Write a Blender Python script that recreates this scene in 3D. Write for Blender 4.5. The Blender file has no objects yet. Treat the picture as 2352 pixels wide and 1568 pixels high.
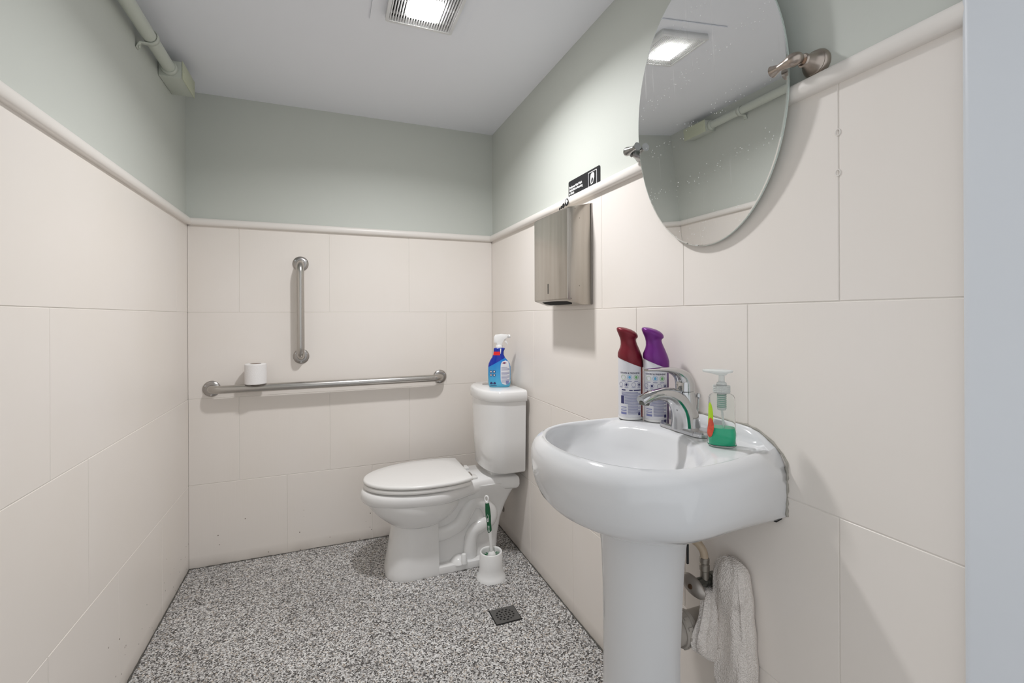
import bpy, bmesh, math, random
from mathutils import Vector, Matrix

random.seed(7)
SC = bpy.context.scene
COL = SC.collection
PI = math.pi

# ------------------------------------------------------------------ camera, world, exposure
cam_data = bpy.data.cameras.new('camera')
cam = bpy.data.objects.new('camera', cam_data)
COL.objects.link(cam)
cam_data.sensor_width = 36.0
cam_data.lens = 16.481
cam_data.shift_y = -0.02455
cam_data.clip_start = 0.02
cam.matrix_world = Matrix(((0.93055, 0.00440, -0.36614, 0.0),
                           (-0.36614, -0.00173, -0.93056, 0.0),
                           (-0.00473, 0.99999, 0.0, 1.192),
                           (0, 0, 0, 1)))
SC.camera = cam

world = bpy.data.worlds.new('world')
SC.world = world
world.use_nodes = True
world.node_tree.nodes['Background'].inputs[0].default_value = (0.95, 0.975, 1.0, 1)
world.node_tree.nodes['Background'].inputs[1].default_value = 0.92

SC.view_settings.view_transform = 'Standard'
SC.view_settings.look = 'None'
SC.view_settings.gamma = 1.0
SC.view_settings.use_curve_mapping = False
SC.view_settings.exposure = 0.0
LENS_STRENGTH = 45.0
# the ceiling fixture's lamp, behind its lens
lamp = bpy.data.lights.new('ceiling_lamp', 'AREA')
lamp.shape = 'SQUARE'; lamp.size = 0.104; lamp.energy = 12.5; lamp.color = (0.985, 0.985, 1.0)
lamp.spread = math.radians(154)
lamp_ob = bpy.data.objects.new('ceiling_lamp', lamp); COL.objects.link(lamp_ob)
lamp_ob.location = (0.314, 1.595, 2.268 - 0.0352)

# ------------------------------------------------------------------ room dimensions (metres)
XL, XR, YB = -0.6161, 0.9075, 2.6279
ZC, ZR = 2.268, 1.6662
RAIL_H = 0.034
ROWS = [0.0, 0.3955, 0.8047, 1.2179, ZR - RAIL_H + 0.003]

# ------------------------------------------------------------------ materials
def new_mat(name):
    m = bpy.data.materials.new(name)
    m.use_nodes = True
    nt = m.node_tree
    return m, nt, nt.nodes['Principled BSDF']

def plain(name, col, rough=0.5, metal=0.0, spec=0.5, coat=0.0, bump=0.0, bscale=200.0, trans=0.0, ior=1.45, vary=0.0, vscale=4.0):
    m, nt, b = new_mat(name)
    b.inputs['Base Color'].default_value = (*col, 1)
    b.inputs['Roughness'].default_value = rough
    b.inputs['Metallic'].default_value = metal
    b.inputs['Specular IOR Level'].default_value = spec
    b.inputs['Coat Weight'].default_value = coat
    b.inputs['Transmission Weight'].default_value = trans
    b.inputs['IOR'].default_value = ior
    N, L = nt.nodes, nt.links
    if bump or vary:
        tc = N.new('ShaderNodeTexCoord')
    if bump:
        no = N.new('ShaderNodeTexNoise'); no.inputs['Scale'].default_value = bscale
        no.inputs['Detail'].default_value = 3
        L.new(tc.outputs['Object'], no.inputs['Vector'])
        bp = N.new('ShaderNodeBump'); bp.inputs['Strength'].default_value = bump
        bp.inputs['Distance'].default_value = 0.002
        L.new(no.outputs['Fac'], bp.inputs['Height'])
        L.new(bp.outputs['Normal'], b.inputs['Normal'])
    if vary:
        n2 = N.new('ShaderNodeTexNoise'); n2.inputs['Scale'].default_value = vscale
        n2.inputs['Detail'].default_value = 4
        L.new(tc.outputs['Object'], n2.inputs['Vector'])
        mr = N.new('ShaderNodeMapRange')
        mr.inputs['To Min'].default_value = 1 - vary; mr.inputs['To Max'].default_value = 1 + vary
        L.new(n2.outputs['Fac'], mr.inputs['Value'])
        mx = N.new('ShaderNodeVectorMath'); mx.operation = 'SCALE'
        mx.inputs[0].default_value = col
        L.new(mr.outputs['Result'], mx.inputs['Scale'])
        L.new(mx.outputs['Vector'], b.inputs['Base Color'])
    return m

M = {}
M['green'] = plain('sage_paint', (0.605, 0.627, 0.582), 0.55, bump=0.12, bscale=90, vary=0.015)
M['green_gloss'] = plain('sage_pipe_paint', (0.585, 0.615, 0.55), 0.42, bump=0.1, bscale=60)
M['cover'] = plain('olive_cover_paint', (0.56, 0.585, 0.44), 0.45, vary=0.03)
M['ceiling'] = plain('ceiling_paint', (0.87, 0.885, 0.935), 0.75, bump=0.06, bscale=60, vary=0.01, vscale=2)
M['rail'] = plain('cream_rail_paint', (0.84, 0.80, 0.755), 0.32, bump=0.05, bscale=40)
M['jamb'] = plain('white_jamb_paint', (0.70, 0.735, 0.78), 0.4, bump=0.25, bscale=22, vary=0.02)
M['porcelain'] = plain('porcelain', (0.83, 0.825, 0.815), 0.09, spec=0.5, coat=0.3)
M['porcelain_sink'] = plain('porcelain_sink', (0.715, 0.718, 0.725), 0.09, spec=0.5, coat=0.3)
M['seat'] = plain('white_seat_plastic', (0.82, 0.81, 0.79), 0.28)
M['white_plastic'] = plain('white_plastic', (0.85, 0.85, 0.84), 0.3)
M['white_matte'] = plain('white_matte', (0.84, 0.84, 0.83), 0.55)
M['chrome'] = plain('chrome', (0.57, 0.57, 0.575), 0.09, 1.0, bump=0.02, bscale=60)
M['steel'] = plain('brushed_steel', (0.50, 0.48, 0.455), 0.27, 1.0, bump=0.02, bscale=300)
M['steel_dark'] = plain('flange_steel', (0.42, 0.40, 0.385), 0.3, 1.0)
M['nickel'] = plain('brushed_nickel', (0.43, 0.37, 0.325), 0.28, 1.0)
M['nickel_grey'] = plain('nickel_grey', (0.33, 0.33, 0.32), 0.25, 1.0)
M['black'] = plain('black', (0.012, 0.012, 0.013), 0.5)
M['blackplate'] = plain('black_plate', (0.02, 0.02, 0.022), 0.42, bump=0.05)
M['dark'] = plain('dark_void', (0.01, 0.01, 0.01), 0.9)
M['print_white'] = plain('print_white', (0.82, 0.82, 0.82), 0.5)
M['paper'] = plain('tissue_paper', (0.88, 0.86, 0.85), 0.95, bump=0.5, bscale=220)
M['card'] = plain('card_core', (0.36, 0.28, 0.22), 0.9)
M['caulk'] = plain('old_caulk', (0.36, 0.34, 0.30), 0.8, bump=0.8, bscale=120, vary=0.35, vscale=60)
M['grime'] = plain('dark_sealant', (0.10, 0.095, 0.085), 0.9, bump=0.6, bscale=150, vary=0.5, vscale=40)
M['pvc'] = plain('grey_pvc', (0.42, 0.385, 0.345), 0.45, vary=0.12, vscale=25)
M['hose'] = plain('tan_hose', (0.50, 0.40, 0.29), 0.4, vary=0.1, vscale=60)
M['valve_dark'] = plain('tarnished_chrome', (0.16, 0.165, 0.15), 0.3, 0.9)
M['valve_ferrule'] = plain('dull_brass', (0.34, 0.31, 0.27), 0.35, 0.8)
M['valve_knob'] = plain('tarnished_knob', (0.38, 0.35, 0.32), 0.35, 0.7)
M['rust'] = plain('rust', (0.07, 0.035, 0.015), 0.8)
M['green_rubber'] = plain('green_rubber', (0.010, 0.105, 0.042), 0.5)
M['green_bristle'] = plain('green_bristles', (0.01, 0.19, 0.06), 0.6)
M['drain'] = plain('drain_iron', (0.12, 0.117, 0.112), 0.5, 0.2, bump=0.25, bscale=120, vary=0.12, vscale=40)
M['maroon'] = plain('maroon_cap', (0.18, 0.011, 0.022), 0.34, 0.25)
M['purple'] = plain('purple_cap', (0.16, 0.022, 0.21), 0.3, 0.3)
M['can_red'] = plain('red_can_print', (0.45, 0.09, 0.07), 0.3, 0.2, vary=0.6, vscale=45)
M['can_purple'] = plain('purple_can_print', (0.13, 0.06, 0.20), 0.3, 0.2, vary=0.6, vscale=45)
M['label'] = plain('label_white', (0.72, 0.72, 0.76), 0.35)
M['navy'] = plain('print_navy', (0.035, 0.035, 0.13), 0.5)
M['navy_soft'] = plain('print_navy_soft', (0.24, 0.25, 0.42), 0.5)
M['bar_blue'] = plain('print_bar_blue', (0.20, 0.22, 0.45), 0.5)
M['print_green'] = plain('print_green', (0.16, 0.46, 0.15), 0.5)
M['print_palegreen'] = plain('print_palegreen', (0.46, 0.62, 0.36), 0.5)
M['print_blue'] = plain('print_blue', (0.12, 0.42, 0.70), 0.5)
M['print_red'] = plain('print_red', (0.75, 0.02, 0.02), 0.4)
M['logo_red'] = plain('logo_red', (0.40, 0.05, 0.09), 0.4)
M['lime'] = plain('label_lime', (0.42, 0.65, 0.02), 0.4)
M['melon'] = plain('label_melon_red', (0.62, 0.08, 0.04), 0.4, vary=0.5, vscale=120)
M['joint'] = plain('painted_joint', (0.80, 0.76, 0.71), 0.5)

def mat_tile():
    m, nt, b = new_mat('cream_tile')
    N, L = nt.nodes, nt.links
    geo = N.new('ShaderNodeNewGeometry')
    sep = N.new('ShaderNodeSeparateXYZ'); L.new(geo.outputs['Position'], sep.inputs[0])
    n1 = N.new('ShaderNodeTexNoise'); n1.inputs['Scale'].default_value = 2.2; n1.inputs['Detail'].default_value = 3
    L.new(geo.outputs['Position'], n1.inputs['Vector'])
    r1 = N.new('ShaderNodeValToRGB')
    r1.color_ramp.elements[0].color = (0.84, 0.785, 0.725, 1); r1.color_ramp.elements[0].position = 0.3
    r1.color_ramp.elements[1].color = (0.86, 0.81, 0.765, 1); r1.color_ramp.elements[1].position = 0.7
    L.new(n1.outputs['Fac'], r1.inputs[0])
    # splash specks, only low on the wall
    v = N.new('ShaderNodeTexVoronoi'); v.inputs['Scale'].default_value = 34; v.inputs['Randomness'].default_value = 1
    L.new(geo.outputs['Position'], v.inputs['Vector'])
    lt = N.new('ShaderNodeMath'); lt.operation = 'LESS_THAN'; lt.inputs[1].default_value = 0.085
    L.new(v.outputs['Distance'], lt.inputs[0])
    sepc = N.new('ShaderNodeSeparateColor'); L.new(v.outputs['Color'], sepc.inputs[0])
    zz = N.new('ShaderNodeMapRange'); zz.inputs['From Min'].default_value = 0.0; zz.inputs['From Max'].default_value = 0.26
    zz.inputs['To Min'].default_value = 0.62; zz.inputs['To Max'].default_value = -0.05
    L.new(sep.outputs['Z'], zz.inputs['Value'])
    l2 = N.new('ShaderNodeMath'); l2.operation = 'LESS_THAN'
    L.new(sepc.outputs[0], l2.inputs[0]); L.new(zz.outputs['Result'], l2.inputs[1])
    mul = N.new('ShaderNodeMath'); mul.operation = 'MULTIPLY'
    L.new(lt.outputs[0], mul.inputs[0]); L.new(l2.outputs[0], mul.inputs[1])
    # grimy mop line on the lowest few centimetres, broken up by noise
    n3 = N.new('ShaderNodeTexNoise'); n3.inputs['Scale'].default_value = 9; n3.inputs['Detail'].default_value = 6
    L.new(geo.outputs['Position'], n3.inputs['Vector'])
    g = N.new('ShaderNodeMapRange'); g.inputs['From Min'].default_value = 0.0; g.inputs['From Max'].default_value = 0.055
    g.inputs['To Min'].default_value = 0.75; g.inputs['To Max'].default_value = 0.0
    L.new(sep.outputs['Z'], g.inputs['Value'])
    gm = N.new('ShaderNodeMath'); gm.operation = 'MULTIPLY'
    L.new(g.outputs['Result'], gm.inputs[0]); L.new(n3.outputs['Fac'], gm.inputs[1])
    mxa = N.new('ShaderNodeMix'); mxa.data_type = 'RGBA'
    L.new(gm.outputs[0], mxa.inputs[0]); L.new(r1.outputs[0], mxa.inputs[6])
    mxa.inputs[7].default_value = (0.22, 0.18, 0.14, 1)
    mxb = N.new('ShaderNodeMix'); mxb.data_type = 'RGBA'
    L.new(mul.outputs[0], mxb.inputs[0]); L.new(mxa.outputs[2], mxb.inputs[6])
    mxb.inputs[7].default_value = (0.16, 0.12, 0.09, 1)
    L.new(mxb.outputs[2], b.inputs['Base Color'])
    b.inputs['Roughness'].default_value = 0.36
    b.inputs['Specular IOR Level'].default_value = 0.35
    # vertical brush strokes of the paint
    mp = N.new('ShaderNodeMapping'); mp.inputs['Scale'].default_value = (160, 160, 6)
    L.new(geo.outputs['Position'], mp.inputs['Vector'])
    n4 = N.new('ShaderNodeTexNoise'); n4.inputs['Scale'].default_value = 1.0; n4.inputs['Detail'].default_value = 2
    L.new(mp.outputs[0], n4.inputs['Vector'])
    bp = N.new('ShaderNodeBump'); bp.inputs['Strength'].default_value = 0.07; bp.inputs['Distance'].default_value = 0.002
    L.new(n4.outputs['Fac'], bp.inputs['Height']); L.new(bp.outputs['Normal'], b.inputs['Normal'])
    return m
M['tile'] = mat_tile()

def mat_floor():
    m, nt, b = new_mat('flake_epoxy_floor')
    N, L = nt.nodes, nt.links
    geo = N.new('ShaderNodeNewGeometry')
    def vor(scale):
        v = N.new('ShaderNodeTexVoronoi'); v.inputs['Scale'].default_value = scale
        L.new(geo.outputs['Position'], v.inputs['Vector'])
        s = N.new('ShaderNodeSeparateColor'); L.new(v.outputs['Color'], s.inputs[0])
        return v, s
    v1, s1 = vor(235)
    r = N.new('ShaderNodeValToRGB'); r.color_ramp.interpolation = 'CONSTANT'
    stops = [(0.0, (0.045, 0.042, 0.040)), (0.17, (0.16, 0.15, 0.143)), (0.33, (0.36, 0.35, 0.34)),
             (0.52, (0.58, 0.57, 0.56)), (0.72, (0.80, 0.79, 0.78)), (0.93, (0.52, 0.45, 0.38))]
    e = r.color_ramp.elements
    e[0].position, e[0].color = stops[0][0], (*stops[0][1], 1)
    e[1].position, e[1].color = stops[1][0], (*stops[1][1], 1)
    for p, c in stops[2:]:
        x = e.new(p); x.color = (*c, 1)
    L.new(s1.outputs[0], r.inputs[0])
    # worn, dirtier patches
    n = N.new('ShaderNodeTexNoise'); n.inputs['Scale'].default_value = 2.6; n.inputs['Detail'].default_value = 5
    L.new(geo.outputs['Position'], n.inputs['Vector'])
    mr = N.new('ShaderNodeMapRange'); mr.inputs['From Min'].default_value = 0.3; mr.inputs['From Max'].default_value = 0.7
    mr.inputs['To Min'].default_value = 0.84; mr.inputs['To Max'].default_value = 1.10
    L.new(n.outputs['Fac'], mr.inputs['Value'])
    sc = N.new('ShaderNodeVectorMath'); sc.operation = 'SCALE'
    L.new(r.outputs[0], sc.inputs[0]); L.new(mr.outputs['Result'], sc.inputs['Scale'])
    L.new(sc.outputs['Vector'], b.inputs['Base Color'])
    b.inputs['Roughness'].default_value = 0.42
    bp = N.new('ShaderNodeBump'); bp.inputs['Strength'].default_value = 0.75; bp.inputs['Distance'].default_value = 0.0022
    L.new(s1.outputs[1], bp.inputs['Height']); L.new(bp.outputs['Normal'], b.inputs['Normal'])
    return m
M['floor'] = mat_floor()

def mat_mirror():
    m, nt, b = new_mat('mirror_glass')
    N, L = nt.nodes, nt.links
    b.inputs['Base Color'].default_value = (0.86, 0.87, 0.87, 1)
    b.inputs['Metallic'].default_value = 1.0
    b.inputs['Roughness'].default_value = 0.0
    tc = N.new('ShaderNodeTexCoord')
    v = N.new('ShaderNodeTexVoronoi'); v.inputs['Scale'].default_value = 115
    L.new(tc.outputs['Object'], v.inputs['Vector'])
    s = N.new('ShaderNodeSeparateColor'); L.new(v.outputs['Color'], s.inputs[0])
    lt = N.new('ShaderNodeMath'); lt.operation = 'LESS_THAN'; lt.inputs[1].default_value = 0.13
    L.new(v.outputs['Distance'], lt.inputs[0])
    l2 = N.new('ShaderNodeMath'); l2.operation = 'LESS_THAN'; l2.inputs[1].default_value = 0.30
    L.new(s.outputs[0], l2.inputs[0])
    mu = N.new('ShaderNodeMath'); mu.operation = 'MULTIPLY'
    L.new(lt.outputs[0], mu.inputs[0]); L.new(l2.outputs[0], mu.inputs[1])
    m2 = N.new('ShaderNodeMath'); m2.operation = 'MULTIPLY'; m2.inputs[1].default_value = 0.6
    L.new(mu.outputs[0], m2.inputs[0])
    # vertical run marks
    mp = N.new('ShaderNodeMapping'); mp.inputs['Scale'].default_value = (1, 60, 3)
    L.new(tc.outputs['Object'], mp.inputs['Vector'])
    n = N.new('ShaderNodeTexNoise'); n.inputs['Scale'].default_value = 1; n.inputs['Detail'].default_value = 2
    L.new(mp.outputs[0], n.inputs['Vector'])
    mr = N.new('ShaderNodeMapRange'); mr.inputs['From Min'].default_value = 0.66; mr.inputs['From Max'].default_value = 0.76
    mr.inputs['To Min'].default_value = 0.02; mr.inputs['To Max'].default_value = 0.14
    L.new(n.outputs['Fac'], mr.inputs['Value'])
    mxx = N.new('ShaderNodeMath'); mxx.operation = 'MAXIMUM'
    L.new(m2.outputs[0], mxx.inputs[0]); L.new(mr.outputs['Result'], mxx.inputs[1])
    d = N.new('ShaderNodeBsdfDiffuse'); d.inputs['Color'].default_value = (0.85, 0.86, 0.86, 1)
    mix = N.new('ShaderNodeMixShader')
    L.new(mxx.outputs[0], mix.inputs[0]); L.new(b.outputs[0], mix.inputs[1]); L.new(d.outputs[0], mix.inputs[2])
    L.new(mix.outputs[0], N['Material Output'].inputs['Surface'])
    return m
M['mirror'] = mat_mirror()
M['glass_edge'] = plain('mirror_edge', (0.62, 0.70, 0.66), 0.12, 0.3)

def mat_dispenser():
    m, nt, b = new_mat('worn_stainless')
    N, L = nt.nodes, nt.links
    tc = N.new('ShaderNodeTexCoord')
    mp = N.new('ShaderNodeMapping'); mp.inputs['Scale'].default_value = (40, 40, 3)
    L.new(tc.outputs['Object'], mp.inputs['Vector'])
    n = N.new('ShaderNodeTexNoise'); n.inputs['Scale'].default_value = 1; n.inputs['Detail'].default_value = 5
    L.new(mp.outputs[0], n.inputs['Vector'])
    r = N.new('ShaderNodeValToRGB')
    r.color_ramp.elements[0].color = (0.40, 0.365, 0.32, 1); r.color_ramp.elements[0].position = 0.25
    r.color_ramp.elements[1].color = (0.50, 0.465, 0.415, 1); r.color_ramp.elements[1].position = 0.7
    L.new(n.outputs['Fac'], r.inputs[0])
    v = N.new('ShaderNodeTexVoronoi'); v.inputs['Scale'].default_value = 55
    L.new(tc.outputs['Object'], v.inputs['Vector'])
    lt = N.new('ShaderNodeMath'); lt.operation = 'LESS_THAN'; lt.inputs[1].default_value = 0.10
    L.new(v.outputs['Distance'], lt.inputs[0])
    s = N.new('ShaderNodeSeparateColor'); L.new(v.outputs['Color'], s.inputs[0])
    l2 = N.new('ShaderNodeMath'); l2.operation = 'LESS_THAN'; l2.inputs[1].default_value = 0.18
    L.new(s.outputs[0], l2.inputs[0])
    mu = N.new('ShaderNodeMath'); mu.operation = 'MULTIPLY'
    L.new(lt.outputs[0], mu.inputs[0]); L.new(l2.outputs[0], mu.inputs[1])
    mx = N.new('ShaderNodeMix'); mx.data_type = 'RGBA'
    L.new(mu.outputs[0], mx.inputs[0]); L.new(r.outputs[0], mx.inputs[6]); mx.inputs[7].default_value = (0.13, 0.11, 0.09, 1)
    L.new(mx.outputs[2], b.inputs['Base Color'])
    b.inputs['Metallic'].default_value = 0.8
    mr = N.new('ShaderNodeMapRange'); mr.inputs['To Min'].default_value = 0.17; mr.inputs['To Max'].default_value = 0.26
    L.new(n.outputs['Fac'], mr.inputs['Value']); L.new(mr.outputs['Result'], b.inputs['Roughness'])
    return m
M['dispenser'] = mat_dispenser()

def mat_towel():
    m, nt, b = new_mat('grubby_terry')
    N, L = nt.nodes, nt.links
    tc = N.new('ShaderNodeTexCoord')
    n = N.new('ShaderNodeTexNoise'); n.inputs['Scale'].default_value = 13; n.inputs['Detail'].default_value = 5
    L.new(tc.outputs['Object'], n.inputs['Vector'])
    r = N.new('ShaderNodeValToRGB')
    r.color_ramp.elements[0].color = (0.36, 0.305, 0.27, 1); r.color_ramp.elements[0].position = 0.27
    r.color_ramp.elements[1].color = (0.84, 0.78, 0.73, 1); r.color_ramp.elements[1].position = 0.40
    L.new(n.outputs['Fac'], r.inputs[0]); L.new(r.outputs[0], b.inputs['Base Color'])
    b.inputs['Roughness'].default_value = 0.98
    v = N.new('ShaderNodeTexVoronoi'); v.inputs['Scale'].default_value = 330
    L.new(tc.outputs['Object'], v.inputs['Vector'])
    bp = N.new('ShaderNodeBump'); bp.inputs['Strength'].default_value = 0.9; bp.inputs['Distance'].default_value = 0.003
    bp.invert = True
    L.new(v.outputs['Distance'], bp.inputs['Height']); L.new(bp.outputs['Normal'], b.inputs['Normal'])
    return m
M['towel'] = mat_towel()

def mat_blue_bottle():
    # printed shrink sleeve: deep blue over a slanted line, cyan below, fading paler to the foot
    m, nt, b = new_mat('blue_sleeve')
    N, L = nt.nodes, nt.links
    tc = N.new('ShaderNodeTexCoord'); sep = N.new('ShaderNodeSeparateXYZ')
    L.new(tc.outputs['Object'], sep.inputs[0])
    mr = N.new('ShaderNodeMapRange'); mr.inputs['From Min'].default_value = 0.0; mr.inputs['From Max'].default_value = 0.13
    L.new(sep.outputs['Z'], mr.inputs['Value'])
    r = N.new('ShaderNodeValToRGB')
    r.color_ramp.elements[0].color = (0.10, 0.46, 0.66, 1)
    r.color_ramp.elements[1].color = (0.005, 0.20, 0.60, 1)
    L.new(mr.outputs['Result'], r.inputs[0])
    ad = N.new('ShaderNodeMath'); ad.operation = 'MULTIPLY_ADD'; ad.inputs[1].default_value = -0.55
    L.new(sep.outputs['X'], ad.inputs[0]); L.new(sep.outputs['Z'], ad.inputs[2])
    gt = N.new('ShaderNodeMath'); gt.operation = 'GREATER_THAN'; gt.inputs[1].default_value = 0.131
    L.new(ad.outputs[0], gt.inputs[0])
    mx = N.new('ShaderNodeMix'); mx.data_type = 'RGBA'
    L.new(gt.outputs[0], mx.inputs[0]); L.new(r.outputs[0], mx.inputs[6]); mx.inputs[7].default_value = (0.003, 0.025, 0.34, 1)
    L.new(mx.outputs[2], b.inputs['Base Color'])
    b.inputs['Roughness'].default_value = 0.22
    return m
M['blue'] = mat_blue_bottle()

def mat_glass(name, col, rough=0.02, mixt=0.0):
    m, nt, b = new_mat(name)
    b.inputs['Base Color'].default_value = (*col, 1)
    b.inputs['Transmission Weight'].default_value = 1.0
    b.inputs['Roughness'].default_value = rough
    b.inputs['IOR'].default_value = 1.25
    return m
M['clear'] = mat_glass('clear_plastic', (0.97, 0.985, 0.975))
M['frost'] = plain('frosted_plastic', (0.90, 0.93, 0.915), 0.3, trans=0.55, ior=1.2)
M['spring'] = plain('green_spring', (0.20, 0.45, 0.33), 0.4)
M['soap'] = plain('green_soap', (0.0, 0.52, 0.27), 0.15)
M['soap_film'] = mat_glass('soap_film', (0.55, 0.93, 0.78), 0.1)

def mat_emit(name, col, s):
    m, nt, b = new_mat(name)
    b.inputs['Base Color'].default_value = (0.9, 0.9, 0.9, 1)
    b.inputs['Emission Color'].default_value = (*col, 1)
    b.inputs['Emission Strength'].default_value = s
    return m
M['lens'] = mat_emit('lit_lens', (1.0, 0.99, 0.975), LENS_STRENGTH)
def mat_grille():
    m, nt, b = new_mat('translucent_white_grille')
    N, L = nt.nodes, nt.links
    b.inputs['Base Color'].default_value = (0.93, 0.93, 0.93, 1); b.inputs['Roughness'].default_value = 0.4
    t = N.new('ShaderNodeBsdfTranslucent'); t.inputs['Color'].default_value = (0.95, 0.95, 0.95, 1)
    mx = N.new('ShaderNodeMixShader'); mx.inputs[0].default_value = 0.5
    L.new(b.outputs[0], mx.inputs[1]); L.new(t.outputs[0], mx.inputs[2]); L.new(mx.outputs[0], N['Material Output'].inputs['Surface'])
    return m
M['grille'] = mat_grille()

# ------------------------------------------------------------------ object helpers
def wm(o):
    return o.matrix_basis.copy() if o.parent is None else wm(o.parent) @ o.matrix_basis

def tag(o, label=None, cat=None, group=None, kind=None):
    if label: o['label'] = label
    if cat: o['category'] = cat
    if group: o['group'] = group
    if kind: o['kind'] = kind
    return o

def thing(name, label, cat, loc=(0, 0, 0), rz=0.0, group=None):
    o = bpy.data.objects.new(name, None)
    o.empty_display_size = 0.05
    COL.objects.link(o)
    o.location = loc; o.rotation_euler = (0, 0, rz)
    return tag(o, label, cat, group)

def link(name, me, mat, parent=None, world=False, smooth=True, angle=38):
    if mat is not None:
        for mm in (mat if isinstance(mat, (list, tuple)) else [mat]):
            me.materials.append(mm)
    o = bpy.data.objects.new(name, me)
    COL.objects.link(o)
    if parent is not None:
        o.parent = parent
        if world:
            me.transform(wm(parent).inverted())
    if smooth:
        me.shade_smooth()
        me.set_sharp_from_angle(angle=math.radians(angle))
    me.update()
    return o

def mk(name, vf, mat, parent=None, world=False, smooth=True, angle=38):
    v, f = vf[0], vf[1]
    me = bpy.data.meshes.new(name)
    me.from_pydata([tuple(p) for p in v], [], f)
    bm = bmesh.new(); bm.from_mesh(me)
    bmesh.ops.recalc_face_normals(bm, faces=bm.faces)
    bm.to_mesh(me); bm.free()
    return link(name, me, mat, parent, world, smooth, angle)

def join(*vfs):
    V, F = [], []
    for v, f in vfs:
        n = len(V)
        V += [tuple(p) for p in v]
        F += [tuple(i + n for i in q) for q in f]
    return V, F

def xf(vf, mat):
    return [tuple(mat @ Vector(p)) for p in vf[0]], vf[1]

def box(x0, x1, y0, y1, z0, z1):
    v = [(x0, y0, z0), (x1, y0, z0), (x1, y1, z0), (x0, y1, z0), (x0, y0, z1), (x1, y0, z1), (x1, y1, z1), (x0, y1, z1)]
    f = [(0, 3, 2, 1), (4, 5, 6, 7), (0, 1, 5, 4), (1, 2, 6, 5), (2, 3, 7, 6), (3, 0, 4, 7)]
    return v, f

def bev_vf(vf, off, seg=2):
    bm = bmesh.new()
    vs = [bm.verts.new(p) for p in vf[0]]
    for q in vf[1]:
        bm.faces.new([vs[i] for i in q])
    bmesh.ops.recalc_face_normals(bm, faces=bm.faces)
    bmesh.ops.bevel(bm, geom=list(bm.edges), offset=off, segments=seg, profile=0.5, affect='EDGES', clamp_overlap=True)
    bm.verts.index_update()
    V = [tuple(v.co) for v in bm.verts]
    F = [tuple(v.index for v in q.verts) for q in bm.faces]
    bm.free()
    return V, F

def bbox(x0, x1, y0, y1, z0, z1, off=0.002, seg=2):
    return bev_vf(box(x0, x1, y0, y1, z0, z1), off, seg)

def loft(rings, cap0=True, cap1=True, closed=True):
    n = len(rings[0]); V = []; F = []
    for r in rings:
        V += [tuple(p) for p in r]
    m = n if closed else n - 1
    for i in range(len(rings) - 1):
        for j in range(m):
            a = i * n + j; b = i * n + (j + 1) % n
            F.append((a, b, b + n, a + n))
    if cap0: F.append(tuple(range(n - 1, -1, -1)))
    if cap1: F.append(tuple((len(rings) - 1) * n + j for j in range(n)))
    return V, F

def lathe(prof, n=32, c=(0, 0, 0), cap0=True, cap1=True):
    return loft([[(c[0] + r * math.cos(2 * PI * j / n), c[1] + r * math.sin(2 * PI * j / n), c[2] + z) for j in range(n)] for r, z in prof], cap0, cap1)

def axis_mat(o, d, up=(0, 0, 1)):
    """matrix taking local +Z to direction d with origin o"""
    z = Vector(d).normalized()
    u = Vector(up)
    if abs(z.dot(u)) > 0.95: u = Vector((1, 0, 0))
    x = u.cross(z).normalized(); y = z.cross(x)
    return Matrix(((x.x, y.x, z.x, o[0]), (x.y, y.y, z.y, o[1]), (x.z, y.z, z.z, o[2]), (0, 0, 0, 1)))

def smooth_path(P, sub=6):
    P = [Vector(p) for p in P]; out = []
    for i in range(len(P) - 1):
        p0 = P[max(i - 1, 0)]; p1 = P[i]; p2 = P[i + 1]; p3 = P[min(i + 2, len(P) - 1)]
        for k in range(sub):
            t = k / sub
            out.append(0.5 * ((2 * p1) + (p2 - p0) * t + (2 * p0 - 5 * p1 + 4 * p2 - p3) * t * t + (3 * p1 - p0 - 3 * p2 + p3) * t ** 3))
    out.append(P[-1])
    return out

def tube(path, rad, n=16, side=None, cap=True):
    """rad: number, list of numbers or list of (side radius, other radius); side: fixed side vector"""
    P = [Vector(p) for p in path]; rings = []
    k = len(P)
    prev = None
    for i in range(k):
        t = (P[min(i + 1, k - 1)] - P[max(i - 1, 0)]).normalized()
        if side is not None:
            s = Vector(side); s = (s - t * s.dot(t)).normalized()
        else:
            if prev is None:
                s = t.orthogonal().normalized()
            else:
                s = (prev - t * prev.dot(t)).normalized()
        prev = s
        u = t.cross(s)
        r = rad[i] if isinstance(rad, (list, tuple)) else rad
        ra, rb = r if isinstance(r, (list, tuple)) else (r, r)
        rings.append([P[i] + s * (ra * math.cos(2 * PI * j / n)) + u * (rb * math.sin(2 * PI * j / n)) for j in range(n)])
    return loft(rings, cap, cap)

def lerp_list(keys, m):
    """resample a list of numbers/tuples to m entries"""
    out = []
    for i in range(m):
        t = i / (m - 1) * (len(keys) - 1); a = min(int(t), len(keys) - 2); f = t - a
        k0, k1 = keys[a], keys[a + 1]
        if isinstance(k0, (tuple, list)):
            out.append(tuple(p + (q - p) * f for p, q in zip(k0, k1)))
        else:
            out.append(k0 + (k1 - k0) * f)
    return out

def rrect(x0, x1, y0, y1, r, n=6):
    out = []
    for cx, cy, a0 in ((x1 - r, y1 - r, 0), (x0 + r, y1 - r, PI / 2), (x0 + r, y0 + r, PI), (x1 - r, y0 + r, 1.5 * PI)):
        for i in range(n + 1):
            a = a0 + PI / 2 * i / n
            out.append((cx + r * math.cos(a), cy + r * math.sin(a)))
    return out

def prism(poly, z0, z1):
    n = len(poly)
    return loft([[(x, y, z0) for x, y in poly], [(x, y, z1) for x, y in poly]])

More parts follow.
